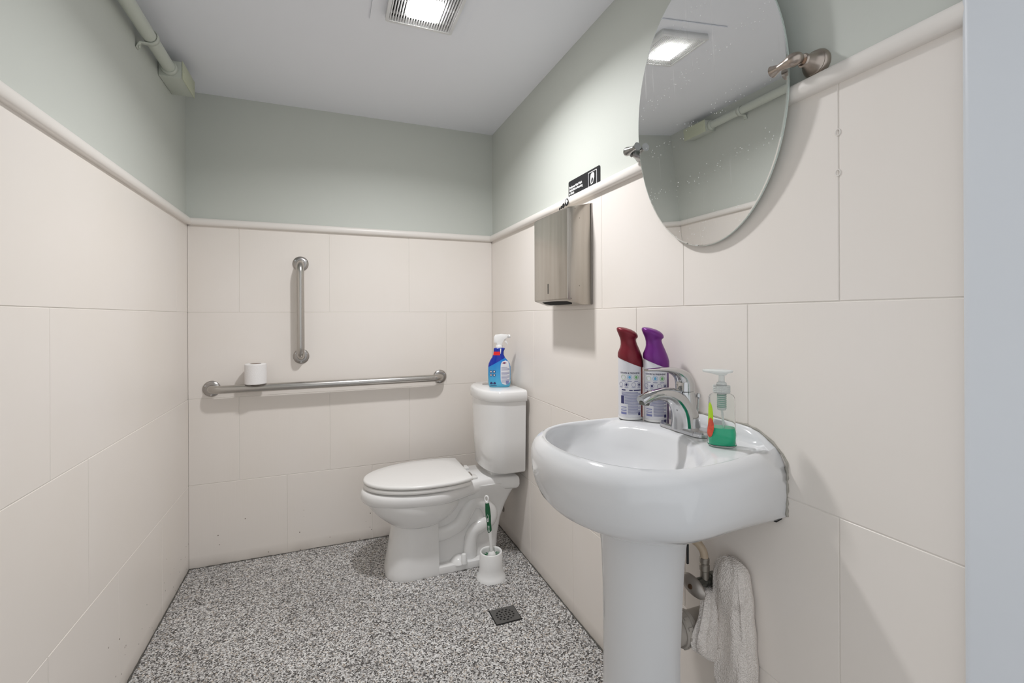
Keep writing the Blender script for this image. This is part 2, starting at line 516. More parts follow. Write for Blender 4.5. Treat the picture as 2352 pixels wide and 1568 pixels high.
def interp(pts, x):
    if x <= pts[0][0]: return pts[0][1]
    for (a, b), (c, d) in zip(pts, pts[1:]):
        if x <= c:
            t = (x - a) / (c - a)
            return b + (d - b) * t
    return pts[-1][1]

def sstep(a, b, x):
    t = max(0, min(1, (x - a) / (b - a)))
    return t * t * (3 - 2 * t)

def curve_plate(name, loops, thick, mat, parent, M4=None):
    """flat plate with holes: first loop outer, others holes (a filled 2D curve turned to mesh)"""
    cu = bpy.data.curves.new(name, 'CURVE'); cu.dimensions = '2D'; cu.fill_mode = 'BOTH'; cu.extrude = thick / 2
    for lp in loops:
        s = cu.splines.new('POLY'); s.points.add(len(lp) - 1)
        for p, q in zip(s.points, lp): p.co = (q[0], q[1], 0, 1)
        s.use_cyclic_u = True
    return curve_to_mesh(name, cu, mat, parent, M4)

def curve_to_mesh(name, cu, mat, parent, M4=None, smooth=False):
    tmp = bpy.data.objects.new(name + '_tmp', cu); COL.objects.link(tmp)
    dg = bpy.context.evaluated_depsgraph_get()
    me = bpy.data.meshes.new_from_object(tmp.evaluated_get(dg))
    bpy.data.objects.remove(tmp); bpy.data.curves.remove(cu)
    me.materials.clear()
    if M4 is not None: me.transform(M4)
    return link(name, me, mat, parent, False, smooth)

def text_mesh(name, body, size, mat, parent, M4=None, bold=0.0, align='LEFT', spacing=1.0, fn=None, linesp=1.0):
    cu = bpy.data.curves.new(name, 'FONT'); cu.body = body; cu.size = size; cu.offset = bold
    cu.align_x = align; cu.space_character = spacing; cu.space_line = linesp; cu.resolution_u = 3
    cu.extrude = 0.00015
    o = curve_to_mesh(name, cu, mat, parent, M4)
    if fn:
        for v in o.data.vertices: v.co = fn(v.co)
        o.data.update()
    return o

# ------------------------------------------------------------------ room shell
floor = mk('floor', box(XL - 0.12, XR + 0.12, -1.6, YB + 0.12, -0.10, 0.0), M['floor'], smooth=False)
tag(floor, kind='structure')
ceil = mk('ceiling', box(XL - 0.12, XR + 0.12, 0.25, YB + 0.12, ZC, ZC + 0.1), M['ceiling'], smooth=False)
tag(ceil, kind='structure')

REC = 0.007      # painted plaster sits this far behind the tile face
JD = 0.0014      # depth of the painted joints
wl = mk('wall_left', box(XL - 0.10, XL - REC, 0.25, YB + 0.1, -0.05, ZC), M['green'], smooth=False); tag(wl, kind='structure')
wb = mk('wall_back', box(XL - 0.10, XR + 0.1, YB + REC, YB + 0.1, -0.05, ZC), M['green'], smooth=False); tag(wb, kind='structure')
wr = mk('wall_right', box(XR + REC, XR + 0.10, 0.25, YB + 0.1, -0.05, ZC), M['green'], smooth=False); tag(wr, kind='structure')

def tiles(wall, plane, a0, a1, cuts_by_row):
    """plane: 'L','B','R'; a: coordinate running along the wall"""
    g = 0.0011
    bed = []
    for k in range(4):
        z0, z1 = ROWS[k], ROWS[k + 1]
        cuts = sorted(c for c in cuts_by_row[k] if a0 + 0.02 < c < a1 - 0.02)
        e = [a0] + cuts + [a1]
        for p, q in zip(e, e[1:]):
            dz = random.uniform(-0.0004, 0.0004)
            lo, hi, b, t = p + (g if p > a0 else 0), q - (g if q < a1 else 0), z0 + (g if k else 0), z1 - g
            if plane == 'L': vf = box(XL - REC + 0.0005, XL + dz, lo, hi, b, t)
            elif plane == 'R': vf = box(XR + dz, XR + REC - 0.0005, lo, hi, b, t)
            else: vf = box(lo, hi, YB + dz, YB + REC - 0.0005, b, t)
            mk('tile', bev_vf(vf, 0.0009, 1), M['tile'], wall, smooth=True, angle=20)
    top = ROWS[4]
    if plane == 'L': vf = box(XL - REC + 0.0002, XL - JD, a0, a1, 0, top)
    elif plane == 'R': vf = box(XR + JD, XR + REC - 0.0002, a0, a1, 0, top)
    else: vf = box(a0, a1, YB + JD, YB + REC - 0.0002, 0, top)
    mk('tile_joints', vf, M['joint'], wall, smooth=False)

# joints that still show through the paint, row by row from the floor
tiles(wl, 'L', 0.42, YB, [[1.020, 1.430, 1.831, 2.246], [1.222, 1.634], [1.022, 1.443], [0.812, 1.222, 2.452]])
tiles(wb, 'B', XL, XR, [[-0.194, 0.22, 0.63], [-0.405, 0.009, 0.421], [0.63], [-0.403, 0.009, 0.421]])
tiles(wr, 'R', 0.33, YB, [[0.813, 1.234, 1.655, 2.079], [0.605, 1.022, 1.432, 1.845], [0.813, 1.234, 2.03], [0.603, 1.022, 1.432]])

# two paint blisters on the joint beside the mirror
for zb in (1.540, 1.463):
    a = [(XR - 0.0005, 0.604 + 0.0045 * math.cos(t), zb + 0.006 * math.sin(t)) for t in [2 * PI * i / 14 for i in range(15)]]
    mk('paint_blister', tube(a, 0.0012, 6, cap=False), M['rail'], wr)

# bullnose rail
def rail_prof(n=14):
    z1 = ZR; z0 = ZR - RAIL_H; d = 0.021
    pts = [(-0.006, z0), (0.0, z0)]
    for i in range(n + 1):
        t = i / n
        a = -PI / 2 + PI * t
        pts.append((d * (0.45 + 0.55 * math.cos(a)), (z0 + z1) / 2 + RAIL_H / 2 * math.sin(a)))
    pts += [(0.0, z1), (-0.006, z1)]
    return pts
rp = rail_prof()
def rail(name, f, e0, e1):
    tag(mk(name, loft([[f(d, z, e0) for d, z in rp], [f(d, z, e1) for d, z in rp]]), M['rail'], angle=50), kind='structure')
rail('trim_1', lambda d, z, y: (XL + d, y, z), 0.42, YB)
rail('trim_2', lambda d, z, x: (x, YB - d, z), XL, XR)
rail('trim_3', lambda d, z, y: (XR - d, y, z), 0.33, YB)

# front wall with the doorway the picture is taken through, and its white jamb
fw = mk('wall_front', join(box(XL - 0.1, -0.32, 0.25, 0.42, 0, ZC), box(-0.32, 0.885, 0.25, 0.42, 2.06, ZC)), M['green'], smooth=False)
tag(fw, kind='structure')
jp = rrect(0.884, 1.02, 0.235, 0.4085, 0.012, 6)
tag(mk('trim_4', prism(jp, 0, ZC), M['jamb'], angle=60), kind='structure')
tag(mk('trim_5', bbox(-0.34, -0.30, 0.235, 0.4085, 0, 2.06, 0.008, 3), M['jamb'], angle=60), kind='structure')
tag(mk('trim_6', bbox(-0.34, 0.885, 0.235, 0.4085, 2.03, 2.08, 0.008, 3), M['jamb'], angle=60), kind='structure')

# crumbling dark sealant where the floor meets the tiles
def floor_joint(p, q, nrm):
    p, q = Vector(p), Vector(q); n = int((q - p).length / 0.02)
    P = [p.lerp(q, i / n) + Vector(nrm) * random.uniform(0.0, 0.002) for i in range(n + 1)]
    mk('floor_joint', tube(P, [random.uniform(0.0015, 0.0045) for _ in P], 6), M['grime'], floor)
floor_joint((XL + 0.001, 0.45, 0), (XL + 0.001, YB, 0), (1, 0, 0))
floor_joint((XL, YB - 0.001, 0), (XR, YB - 0.001, 0), (0, -1, 0))
floor_joint((XR - 0.001, 0.45, 0), (XR - 0.001, YB, 0), (-1, 0, 0))

# ------------------------------------------------------------------ ceiling exhaust light
fan = thing('exhaust_fan_light', 'white square bathroom fan with glowing lens in the ceiling', 'ceiling light', (0.314, 1.595, ZC))
FX, FY, FZ = 0.12, 0.115, -0.028
curve_plate('mounting_plate', [rrect(-0.168, 0.165, -0.166, 0.162, 0.004, 2)[::-1], rrect(-0.105, 0.105, -0.1, 0.1, 0.003, 2)], 0.004, M['ceiling'], fan,
            Matrix.Translation((0, 0, -0.0035)))
curve_plate('grille_frame', [rrect(-FX, FX, -FY, FY, 0.008, 4)[::-1], rrect(-FX + 0.011, FX - 0.011, -FY + 0.011, FY - 0.011, 0.004, 3)], 0.012,
            M['grille'], fan, Matrix.Translation((0, 0, FZ + 0.006)))
sk = []
for sx in (-1, 1):
    sk.append(box(sx * (FX - 0.003) - 0.0015, sx * (FX - 0.003) + 0.0015, -FY + 0.004, FY - 0.004, FZ + 0.01, -0.0055))
for sy in (-1, 1):
    sk.append(box(-FX + 0.004, FX - 0.004, sy * (FY - 0.003) - 0.0015, sy * (FY - 0.003) + 0.0015, FZ + 0.01, -0.0055))
mk('housing_side', join(*sk), M['grille'], fan, smooth=False)
mk('duct_opening', box(-FX + 0.006, FX - 0.006, -FY + 0.006, FY - 0.006, -0.006, -0.0055), M['dark'], fan, smooth=False)
nsl = 24
slat_me = None
for i in range(nsl):
    x = -FX + 0.011 + (i + 0.5) * (2 * FX - 0.022) / nsl
    if slat_me is None:
        s = mk('slat', box(-0.0018, 0.0018, -FY + 0.010, FY - 0.010, FZ + 0.001, FZ + 0.011), M['grille'], fan, smooth=False)
        slat_me = s.data
    else:
        s = bpy.data.objects.new('slat', slat_me); COL.objects.link(s); s.parent = fan
    s.location = (x, 0, 0)
for y in (-0.074, 0.0, 0.074):
    mk('cross_bar', box(-FX + 0.01, FX - 0.01, y - 0.0015, y + 0.0015, FZ + 0.011, FZ + 0.018), M['grille'], fan, smooth=False)
lp = rrect(-0.055, 0.055, -0.055, 0.055, 0.012, 5)
lp2 = rrect(-0.053, 0.053, -0.053, 0.053, 0.011, 5)
mk('lens_rim', loft([[(x, y, -0.008) for x, y in lp], [(x, y, FZ + 0.0005) for x, y in lp]], False, False), M['white_plastic'], fan, angle=30)
mk('lens', loft([[(x, y, FZ + 0.0005) for x, y in lp], [(x, y, FZ - 0.0045) for x, y in lp], [(x, y, FZ - 0.006) for x, y in lp2]]), M['lens'], fan, angle=30)

# ------------------------------------------------------------------ conduit and junction box
PX, PZ, PR = XL + 0.033, 2.19, 0.0225
con = thing('conduit', 'sage painted round conduit pipe running high along left wall', 'pipe', (PX, 0.43, PZ))
mk('pipe', tube([(PX, 0.43, PZ), (PX, 1.2, PZ), (PX, 2.245, PZ)], PR, 24), M['green_gloss'], con, True)
for ys in (2.02, 1.1):
    st = [(PX + (PR + 0.0016) * math.cos(a), ys, PZ + (PR + 0.0016) * math.sin(a)) for a in [math.radians(d) for d in range(90, -91, -15)]]
    st = [(XL + 0.006, ys, PZ + PR + 0.001)] + st + [(XL + 0.006, ys, PZ - PR - 0.001), (XL + 0.002, ys, PZ - PR - 0.006), (XL - REC + 0.001, ys, PZ - PR - 0.024)]
    v = []
    for y in (ys - 0.011, ys + 0.011):
        for off in (0,):
            v.append([(p[0], y, p[2]) for p in st])
    V = v[0] + v[1]; n = len(st); F = [(i, i + 1, n + i + 1, n + i) for i in range(n - 1)]
    o = mk('strap', (V, F), M['green_gloss'], con, True)
    sm = o.modifiers.new('thick', 'SOLIDIFY'); sm.thickness = 0.0025; sm.offset = 1
    mk('screw', xf(lathe([(0.0055, 0), (0.0055, 0.002), (0.003, 0.004)], 12), axis_mat((XL + 0.0012, ys, PZ - PR - 0.017), (1, 0, 0))), M['green_gloss'], o, True)
mk('connector', xf(lathe([(0.026, 0), (0.0285, 0.004), (0.0285, 0.018), (0.026, 0.022)], 24), axis_mat((PX, 2.225, PZ), (0, 1, 0))), M['green_gloss'], con, True)

jb = thing('junction_box', 'small sage junction box with olive cover at conduit end', 'junction box', (XL, 2.33, 2.158))
mk('body', bbox(XL - REC + 0.001, XL + 0.074, 2.246, 2.425, 2.158, 2.224, 0.002), M['green_gloss'], jb, True)
cv = mk('cover_plate', bbox(XL + 0.0742, XL + 0.0775, 2.244, 2.427, 2.155, 2.227, 0.001), M['cover'], jb, True)
tag(cv, 'olive yellow cover plate')
for y in (2.262, 2.409):
    mk('screw', xf(lathe([(0.004, 0), (0.004, 0.0012), (0.002, 0.002)], 10), axis_mat((XL + 0.0774, y, 2.191), (1, 0, 0))), M['cover'], cv, True)

# ------------------------------------------------------------------ grab bars
def grab_bar(A, B, name_label, rbar=0.019, stand=0.060, fr=0.038):
    A, B = Vector(A), Vector(B)
    d = (B - A).normalized(); out = Vector((0, -1, 0))
    g = thing('grab_bar', name_label, 'grab bar', (A + B) / 2)
    R = 0.05
    P = [A + out * 0.002, A + out * (stand - R) + d * 0.0]
    for i in range(1, 8):
        a = PI / 2 * i / 8
        P.append(A + out * (stand - R + R * math.sin(a)) + d * (R - R * math.cos(a)))
    P.append(A + out * stand + d * R); P.append((A + B) / 2 + out * stand); P.append(B + out * stand - d * R)
    for i in range(1, 8):
        a = PI / 2 * (8 - i) / 8
        P.append(B + out * (stand - R + R * math.sin(a)) - d * (R - R * math.cos(a)))
    P += [B + out * (stand - R), B + out * 0.002]
    mk('bar', tube(P, rbar, 24, side=d.cross(out)), M['steel'], g, True)
    for c in (A, B):
        fl = mk('flange', xf(lathe([(fr, 0), (fr, 0.003), (fr - 0.002, 0.006), (rbar + 0.006, 0.011), (rbar + 0.002, 0.011)], 32), axis_mat(c, out)), M['steel_dark'], g, True)
        for k in range(3):
            a = 2 * PI * k / 3 + 0.5
            sp = c + Vector((0.029 * math.cos(a), -0.0085, 0.029 * math.sin(a)))
            mk('screw', xf(lathe([(0.0042, 0), (0.0042, 0.0012), (0.002, 0.002)], 10), axis_mat(sp, out)), M['chrome'], fl, True)
    return g
grab_bar((-0.127, YB, 1.465), (-0.126, YB, 0.993), 'short vertical stainless grab bar on cream back wall')
grab_bar((-0.520, YB, 0.851), (0.591, YB, 0.853), 'long horizontal stainless grab bar on back wall beside toilet')

# ------------------------------------------------------------------ toilet paper roll standing on the bar
tp = thing('toilet_paper_roll', 'white toilet paper roll standing upright on horizontal grab bar', 'toilet paper', (-0.325, YB - 0.060, 0.8715))
rr = 0.0475
def rough_ring(r, z, n=48):
    return [((r + 0.0006 * math.sin(5 * a + z * 30)) * math.cos(a), (r + 0.0006 * math.sin(3 * a + 1)) * math.sin(a), z) for a in [2 * PI * j / n for j in range(n)]]
rings = [rough_ring(0.025, 0.0), rough_ring(rr - 0.003, 0.0), rough_ring(rr, 0.003), rough_ring(rr + 0.0003, 0.05), rough_ring(rr, 0.094), rough_ring(rr - 0.003, 0.0975), rough_ring(0.025, 0.0975)]
mk('paper', loft(rings + [rings[0]], False, False), M['paper'], tp)
mk('core', loft([rough_ring(0.0249, 0.0), rough_ring(0.0249, 0.0975), rough_ring(0.0235, 0.0975), rough_ring(0.0235, 0.0), rough_ring(0.0249, 0.0)], False, False), M['card'], tp)

# ------------------------------------------------------------------ toilet
TY = 2.255
toi = thing('toilet', 'white two piece toilet with closed lid in the back corner', 'toilet', (0.50, TY, 0))
def loop_from(wfun, x0, x1, z, n=40, zfun=None, pw=1.0):
    """closed loop along X with half width wfun(x); cosine spaced so blunt ends stay round"""
    xs = [x0 + (x1 - x0) * (1 - math.cos(PI * i / n)) / 2 for i in range(n + 1)]
    a = [(x, TY - wfun(x), z if zfun is None else zfun(x)) for x in xs]
    b = [(x, TY + wfun(x), z if zfun is None else zfun(x)) for x in xs[::-1]]
    return a + b[1:-1]
def egg(x0, x1, w, pk=0.58):
    """elongated bowl: ellipse front, fuller rear"""
    xm = x0 + (x1 - x0) * pk
    def f(x):
        if x < xm: return w * math.sqrt(max(0, 1 - ((xm - x) / (xm - x0)) ** 2))
        return w * max(0, 1 - ((x - xm) / (x1 - xm)) ** 2.6 ) ** (1 / 2.0)
    return f
def deckw(x0, w, inset=0.0):
    e = egg(x0, 0.86, w, 0.40)
    def f(x):
        neck = 0.118 - inset
        wv = e(x)
        if x > 0.43:
            t = sstep(0.46, 0.72, x)
            wv = wv * (1 - t) + (neck + 0.02 * sstep(0.74, 0.86, x)) * t if x < 0.86 else neck + 0.02
        return wv
    return f
zr_ = lambda x: 0.402 + 0.012 * sstep(0.45, 0.75, x)
def rim_ring(x0, x1, w, dz, inset=0.0):
    f = deckw(x0, w, inset)
    return loop_from(f, x0, x1, 0, 44, lambda x: zr_(x) + dz)
rim = [rim_ring(0.156, 0.856, 0.165, -0.062, 0.012), rim_ring(0.143, 0.864, 0.180, -0.052, 0.004), rim_ring(0.138, 0.868, 0.187, -0.040), rim_ring(0.138, 0.868, 0.188, -0.018),
       rim_ring(0.142, 0.866, 0.185, -0.006, 0.003), rim_ring(0.150, 0.861, 0.178, 0.0, 0.010)]
bowl_vf = loft(rim)
# rounded underside of the bowl
und = []
for t in [i / 12 for i in range(13)]:
    z = 0.352 - 0.128 * t
    x0 = 0.160 + 0.118 * t ** 1.5
    und.append(loop_from(egg(x0, 0.612 - 0.10 * t ** 2, 0.178 - 0.073 * t ** 2.5, 0.5), x0, 0.612 - 0.10 * t ** 2, z, 40))
# front skirt of the pedestal
def skirt_ring(z, x0, w):
    a = []
    n = 16
    for i in range(n + 1):
        t = PI / 2 * i / n
        a.append((x0 + 0.10 * (1 - math.sin(t)), TY - w * max(0.0, math.cos(t)) ** 0.75))
    front = a                                     # from side to nose
    ring = [(0.472, TY - w, z), (0.476, TY - w + 0.004, z), (0.476, TY + w - 0.004, z), (0.472, TY + w, z)]
    left = [(x, 2 * TY - y, z) for x, y in front]
    right = [(x, y, z) for x, y in front[::-1]]
    return ring + left + right[1:]
sk = [skirt_ring(z, x0, w) for z, x0, w in ((0.30, 0.285, 0.102), (0.25, 0.280, 0.103), (0.20, 0.273, 0.105), (0.14, 0.263, 0.109), (0.08, 0.252, 0.115), (0.03, 0.243, 0.120), (0.008, 0.240, 0.122), (0.0, 0.242, 0.120))]
# recessed rear web between skirt and wall, slanting in towards the foot
web = []
for z, x1, w in ((0.385, 0.862, 0.124), (0.355, 0.858, 0.118), (0.32, 0.845, 0.100), (0.27, 0.823, 0.086), (0.20, 0.797, 0.080), (0.12, 0.782, 0.078), (0.05, 0.776, 0.080), (0.0, 0.774, 0.084)):
    web.append([(x, y, z) for x, y in rrect(0.44, x1, TY - w, TY + w, 0.03, 5)])
foot = bev_vf(prism(rrect(0.40, 0.765, TY - 0.119, TY + 0.119, 0.03, 5), 0, 0.036), 0.007, 3)
mk('bowl', bowl_vf, M['porcelain'], toi, True, angle=60)
mk('bowl_underside', loft(und), M['porcelain'], toi, True, angle=60)
mk('pedestal', join(loft(sk), loft(web), foot), M['porcelain'], toi, True, angle=45)
# trapway relief on both sides
tr = [(0.462, 0.172), (0.506, 0.174), (0.544, 0.185), (0.584, 0.207), (0.613, 0.254), (0.640, 0.293), (0.669, 0.302), (0.707, 0.284), (0.734, 0.240), (0.736, 0.205), (0.703, 0.183), (0.658, 0.165), (0.639, 0.135), (0.633, 0.09), (0.630, 0.03)]
for sgn in (-1, 1):
    P = smooth_path([(x, TY + sgn * 0.082, z) for x, z in tr], 5)
    rr_ = lerp_list([(0.033, 0.020)] * 3 + [(0.035, 0.022)] * 6 + [(0.032, 0.021)] * 6, len(P))
    mk('trapway', tube(P, [(b, a) for a, b in rr_], 18, side=(0, 1, 0)), M['porcelain'], toi, True, angle=80)
    mk('bolt_boss', xf(lathe([(0.045, 0), (0.040, 0.012), (0.022, 0.028), (0.0, 0.034)], 24), Matrix.Translation((0.575, TY + sgn * 0.083, 0.03))), M['porcelain'], toi, True, angle=80)
    mk('bolt_cap', lathe([(0.0165, 0), (0.0165, 0.004), (0.0125, 0.036), (0.010, 0.042), (0.005, 0.0445)], 20, (0.592, TY + sgn * 0.118, 0.034)), M['white_plastic'], toi, True)
# seat and lid
def slab(x0, x1, w, z0, z1, r, dome=0.0, xt=None, pk=0.52):
    rings = []
    for ins, z in ((r, z0), (r * 0.3, z0 + r * 0.3), (0, z0 + r), (0, z1 - r), (r * 0.3, z1 - r * 0.3), (r, z1)):
        f = egg(x0 + ins, x1 + 0.09, w - ins, pk)
        xe = x1 - ins
        lo = loop_from(f, x0 + ins, xe, z, 44)
        rings.append(lo)
    if dome:
        for k in (0.75, 0.5, 0.25):
            cx = (x0 + x1) / 2
            rings.append([(cx + (p[0] - cx) * k, TY + (p[1] - TY) * k, z1 + dome * (1 - k * k)) for p in rings[5]])
    return loft(rings)
mk('seat', slab(0.150, 0.622, 0.190, 0.408, 0.427, 0.005), M['seat'], toi, True, angle=60)
mk('lid', slab(0.149, 0.628, 0.194, 0.4295, 0.447, 0.007, 0.004), M['seat'], toi, True, angle=60)
for sy in (-0.075, 0.075):
    hg = mk('hinge', bbox(0.626, 0.668, TY + sy - 0.024, TY + sy + 0.024, 0.411, 0.423, 0.003), M['seat'], toi, True)
    mk('hinge_post', xf(lathe([(0.008, 0), (0.009, 0.003), (0.009, 0.033), (0.008, 0.036)], 16), axis_mat((0.634, TY + sy - 0.018, 0.431), (0, 1, 0))), M['steel'], hg, True)
# tank
def tank_ring(z, xb, xf_, w, xs):
    """flat back, sides straight to xs, then a bowed front to xf_"""
    pts = [(xb, TY + w, z), (xb, TY - w, z)]
    n = 30
    pts = []
    nb = 6
    for i in range(nb + 1):
        pts.append((xb, TY + w - 2 * w * i / nb, z))
    for i in range(1, 5):
        pts.append((xb + (xs - xb) * i / 4, TY - w, z))
    for i in range(1, n):
        t = PI * i / n
        pts.append((xs - (xs - xf_) * math.sin(t) ** 0.85, TY - w * (abs(math.cos(t)) ** 0.85) * (1 if t < PI / 2 else -1), z))
    for i in range(0, 4):
        pts.append((xs + (xb - xs) * i / 4, TY + w, z))
    return pts
mk('tank', loft([tank_ring(z, 0.884, xf_, w, xs) for z, xf_, w, xs in ((0.438, 0.730, 0.150, 0.80), (0.442, 0.712, 0.166, 0.80), (0.452, 0.702, 0.174, 0.80), (0.60, 0.695, 0.180, 0.80), (0.785, 0.688, 0.186, 0.80))]), M['porcelain'], toi, True, angle=50)
mk('tank_lid', loft([tank_ring(z, 0.887, xf_, w, xs) for z, xf_, w, xs in ((0.7855, 0.684, 0.190, 0.80), (0.789, 0.680, 0.193, 0.80), (0.815, 0.679, 0.194, 0.80), (0.829, 0.681, 0.192, 0.80), (0.835, 0.686, 0.188, 0.80), (0.838, 0.694, 0.181, 0.803))]), M['porcelain'], toi, True, angle=50)
mk('flush_button', lathe([(0.026, 0), (0.026, 0.003), (0.023, 0.005), (0.0, 0.0055)], 28, (0.775, TY + 0.075, 0.8375)), M['chrome'], toi, True)
mk('tank_pad', bbox(0.74, 0.86, TY - 0.09, TY + 0.09, 0.412, 0.4385, 0.004), M['porcelain'], toi, True)

# ------------------------------------------------------------------ toilet brush and holder
bh = thing('brush_holder', 'white plastic toilet brush holder on floor beside toilet', 'brush holder', (0.692, 2.035, 0))
mk('pot', lathe([(0.052, 0.0), (0.068, 0.0), (0.068, 0.004), (0.062, 0.014), (0.056, 0.028), (0.0535, 0.05), (0.0515, 0.116), (0.050, 0.119), (0.047, 0.120), (0.044, 0.118), (0.0425, 0.112), (0.044, 0.03), (0.02, 0.008)], 44), M['white_plastic'], bh, angle=60)
br = thing('toilet_brush', 'toilet brush with green and white handle standing in its holder', 'toilet brush', (0.692, 2.035, 0.012))
hp = [(0.004, 0.0, 0.075), (0.0, 0.0, 0.14), (-0.004, 0.002, 0.19), (-0.008, 0.003, 0.235), (-0.013, 0.004, 0.29), (-0.017, 0.005, 0.335)]
mk('handle', tube(smooth_path(hp, 5), lerp_list([0.0075, 0.0065, 0.0085, 0.0095, 0.0095, 0.0075], 26), 14), M['white_plastic'], br)
# hang loop
lpc = Vector((-0.0185, 0.005, 0.346)); vd = Vector((0.81, -0.58, 0)).normalized()
mk('hang_loop', tube([lpc + vd * (0.0085 * math.cos(a)) + Vector((0, 0, 0.013 * math.sin(a))) for a in [2 * PI * i / 24 for i in range(25)]], 0.0036, 10, cap=False), M['white_plastic'], br)
gp = [(-0.0045, 0.0022, 0.188), (-0.0062, 0.0026, 0.205), (-0.0085, 0.0032, 0.235), (-0.0112, 0.0037, 0.265), (-0.0138, 0.0042, 0.297), (-0.0165, 0.0048, 0.328)]
gr = mk('grip', tube(smooth_path(gp, 5), lerp_list([0.006, 0.0108, 0.0100, 0.0125, 0.0118, 0.0085], 26), 14), M['green_rubber'], br)
tag(gr, 'dark green rubber grip')
# white flash and ribs on the grip, facing the doorway
toc = Vector((-0.55, -0.83, 0)).normalized()
sd = Vector((0.83, -0.55, 0)).normalized()
for (zc_, hw, hh) in ((0.262, 0.0036, 0.016), (0.252, 0.0026, 0.008)):
    cx = interp([(p[2], p[0]) for p in gp], zc_)
    c = Vector((cx, 0.004, zc_)) + toc * 0.0118
    loop = [c + sd * (hw * math.cos(a)) + Vector((0, 0, hh * math.sin(a))) for a in [2 * PI * i / 18 for i in range(19)]]
    mk('grip_mark', tube(loop, 0.0011, 6, cap=False), M['white_plastic'], gr)
for k in range(5):
    zc_ = 0.200 + k * 0.006
    c = Vector((interp([(p[2], p[0]) for p in gp], zc_), 0.003, zc_)) + toc * 0.0102
    mk('grip_rib', tube([c - sd * 0.004, c + sd * 0.004], 0.0009, 6), M['white_plastic'], gr)
mk('collar', lathe([(0.006, 0.062), (0.019, 0.068), (0.020, 0.076), (0.015, 0.086), (0.007, 0.094)], 24, (0.004, 0, 0.012)), M['white_plastic'], br)
V, F = [], []
rng = random.Random(3)
for k in range(260):
    a = rng.uniform(0, 2 * PI); z0 = rng.uniform(0.02, 0.085); r1 = rng.uniform(0.033, 0.0405)
    p0 = Vector((0.012 * math.cos(a), 0.012 * math.sin(a), z0)); p1 = Vector((r1 * math.cos(a + 0.2), r1 * math.sin(a + 0.2), z0 + rng.uniform(-0.004, 0.012)))
    t = tube([p0, p1], 0.0011, 4); V, F = join((V, F), t)
bb = mk('bristles', (V, F), M['green_bristle'], br)
tag(bb, 'green bristles', kind='stuff')
mk('brush_core', lathe([(0.01, 0.012), (0.016, 0.02), (0.016, 0.085)], 16), M['white_plastic'], br)

# ------------------------------------------------------------------ spray bottle on the tank lid
SBR = -math.radians(20)
sb = thing('spray_bottle', 'blue cleaner spray bottle with white trigger on toilet tank', 'spray bottle', (0.806, 2.226, 0.838), SBR)
def sup(a, b, z, p=3.0, n=40, cx=0.0, cy=0.0):
    out = []
    for j in range(n):
        t = 2 * PI * j / n
        c, s = math.cos(t), math.sin(t)
        out.append((cx + a * abs(c) ** (2 / p) * (1 if c > 0 else -1), cy + b * abs(s) ** (2 / p) * (1 if s > 0 else -1), z))
    return out
prof = [(0.000, 0.048, 0.024, 0.0), (0.004, 0.053, 0.028, 0.0), (0.02, 0.056, 0.031, 0.0), (0.06, 0.0575, 0.032, 0.0), (0.10, 0.057, 0.0315, 0.0), (0.118, 0.053, 0.030, -0.001),
        (0.133, 0.044, 0.027, -0.003), (0.148, 0.033, 0.0235, -0.004), (0.163, 0.0265, 0.021, -0.004), (0.178, 0.026, 0.020, -0.003), (0.190, 0.0285, 0.020, 0.0), (0.194, 0.0285, 0.0195, 0.0), (0.1955, 0.024, 0.0165, 0.0)]
mk('bottle', loft([sup(a, b, z, 2.7, 40, cx) for z, a, b, cx in prof]), M['blue'], sb, angle=60)
def bottle_w(z): return interp([(p[0], p[1]) for p in prof], z), interp([(p[0], p[2]) for p in prof], z), interp([(p[0], p[3]) for p in prof], z)
def on_bottle(x, z, off=0.0006):
    a, b, cx = bottle_w(z)
    q = min(0.999, abs((x - cx) / a)); y = -b * (1 - q ** 2.7) ** (1 / 2.7) - off
    return (x, y, z)
def bottle_patch(name, poly, mat, parent, off=0.0006, nx=10):
    """poly: list of (z, xleft, xright) rows, hugging the bottle front"""
    V, F = [], []
    for z, xa, xb in poly:
        for i in range(nx + 1):
            V.append(on_bottle(xa + (xb - xa) * i / nx, z, off))
    for k in range(len(poly) - 1):
        for i in range(nx):
            a = k * (nx + 1) + i; F.append((a, a + 1, a + nx + 2, a + nx + 1))
    return mk(name, (V, F), mat, parent)
rows = []
for i in range(25):
    t = i / 24; z = 0.012 + 0.122 * t
    e = (1 - abs(2 * t - 1) ** 5) ** 0.5
    a, b, cx = bottle_w(z)
    rows.append((z, 0.030 - 0.024 * e, min(0.030 + 0.026 * e, cx + a * 0.985)))
lab = bottle_patch('back_label', rows, M['label'], sb); tag(lab, 'white instruction label panel')
for k in range(13):
    z = 0.100 - k * 0.0062
    if 3 == k: continue
    bottle_patch('print_line', [(z - 0.0011, 0.010, 0.050 if k % 3 else 0.040), (z + 0.0011, 0.010, 0.050 if k % 3 else 0.040)], M['navy_soft'], lab, 0.0010, 8)
bottle_patch('barcode', [(0.017, 0.032, 0.047), (0.034, 0.032, 0.047)], M['bar_blue'], lab, 0.0010, 4)
bottle_patch('logo_diamond', [(0.1165, 0.0245, 0.0255), (0.1215, 0.0125, 0.0375), (0.1265, 0.0245, 0.0255)], M['logo_red'], lab, 0.0010, 6)
bottle_patch('logo_bar', [(0.1198, 0.0165, 0.0335), (0.1232, 0.0165, 0.0335)], M['navy'], lab, 0.0013, 6)
bottle_patch('red_band', [(0.160, -0.0305, 0.004), (0.178, -0.029, 0.003)], M['print_red'], sb, 0.0007, 10)
bottle_patch('seam_stripe', [(0.166, 0.0058, 0.0068), (0.176, 0.005, 0.0085), (0.193, 0.004, 0.010)], M['white_plastic'], sb, 0.0007, 4)
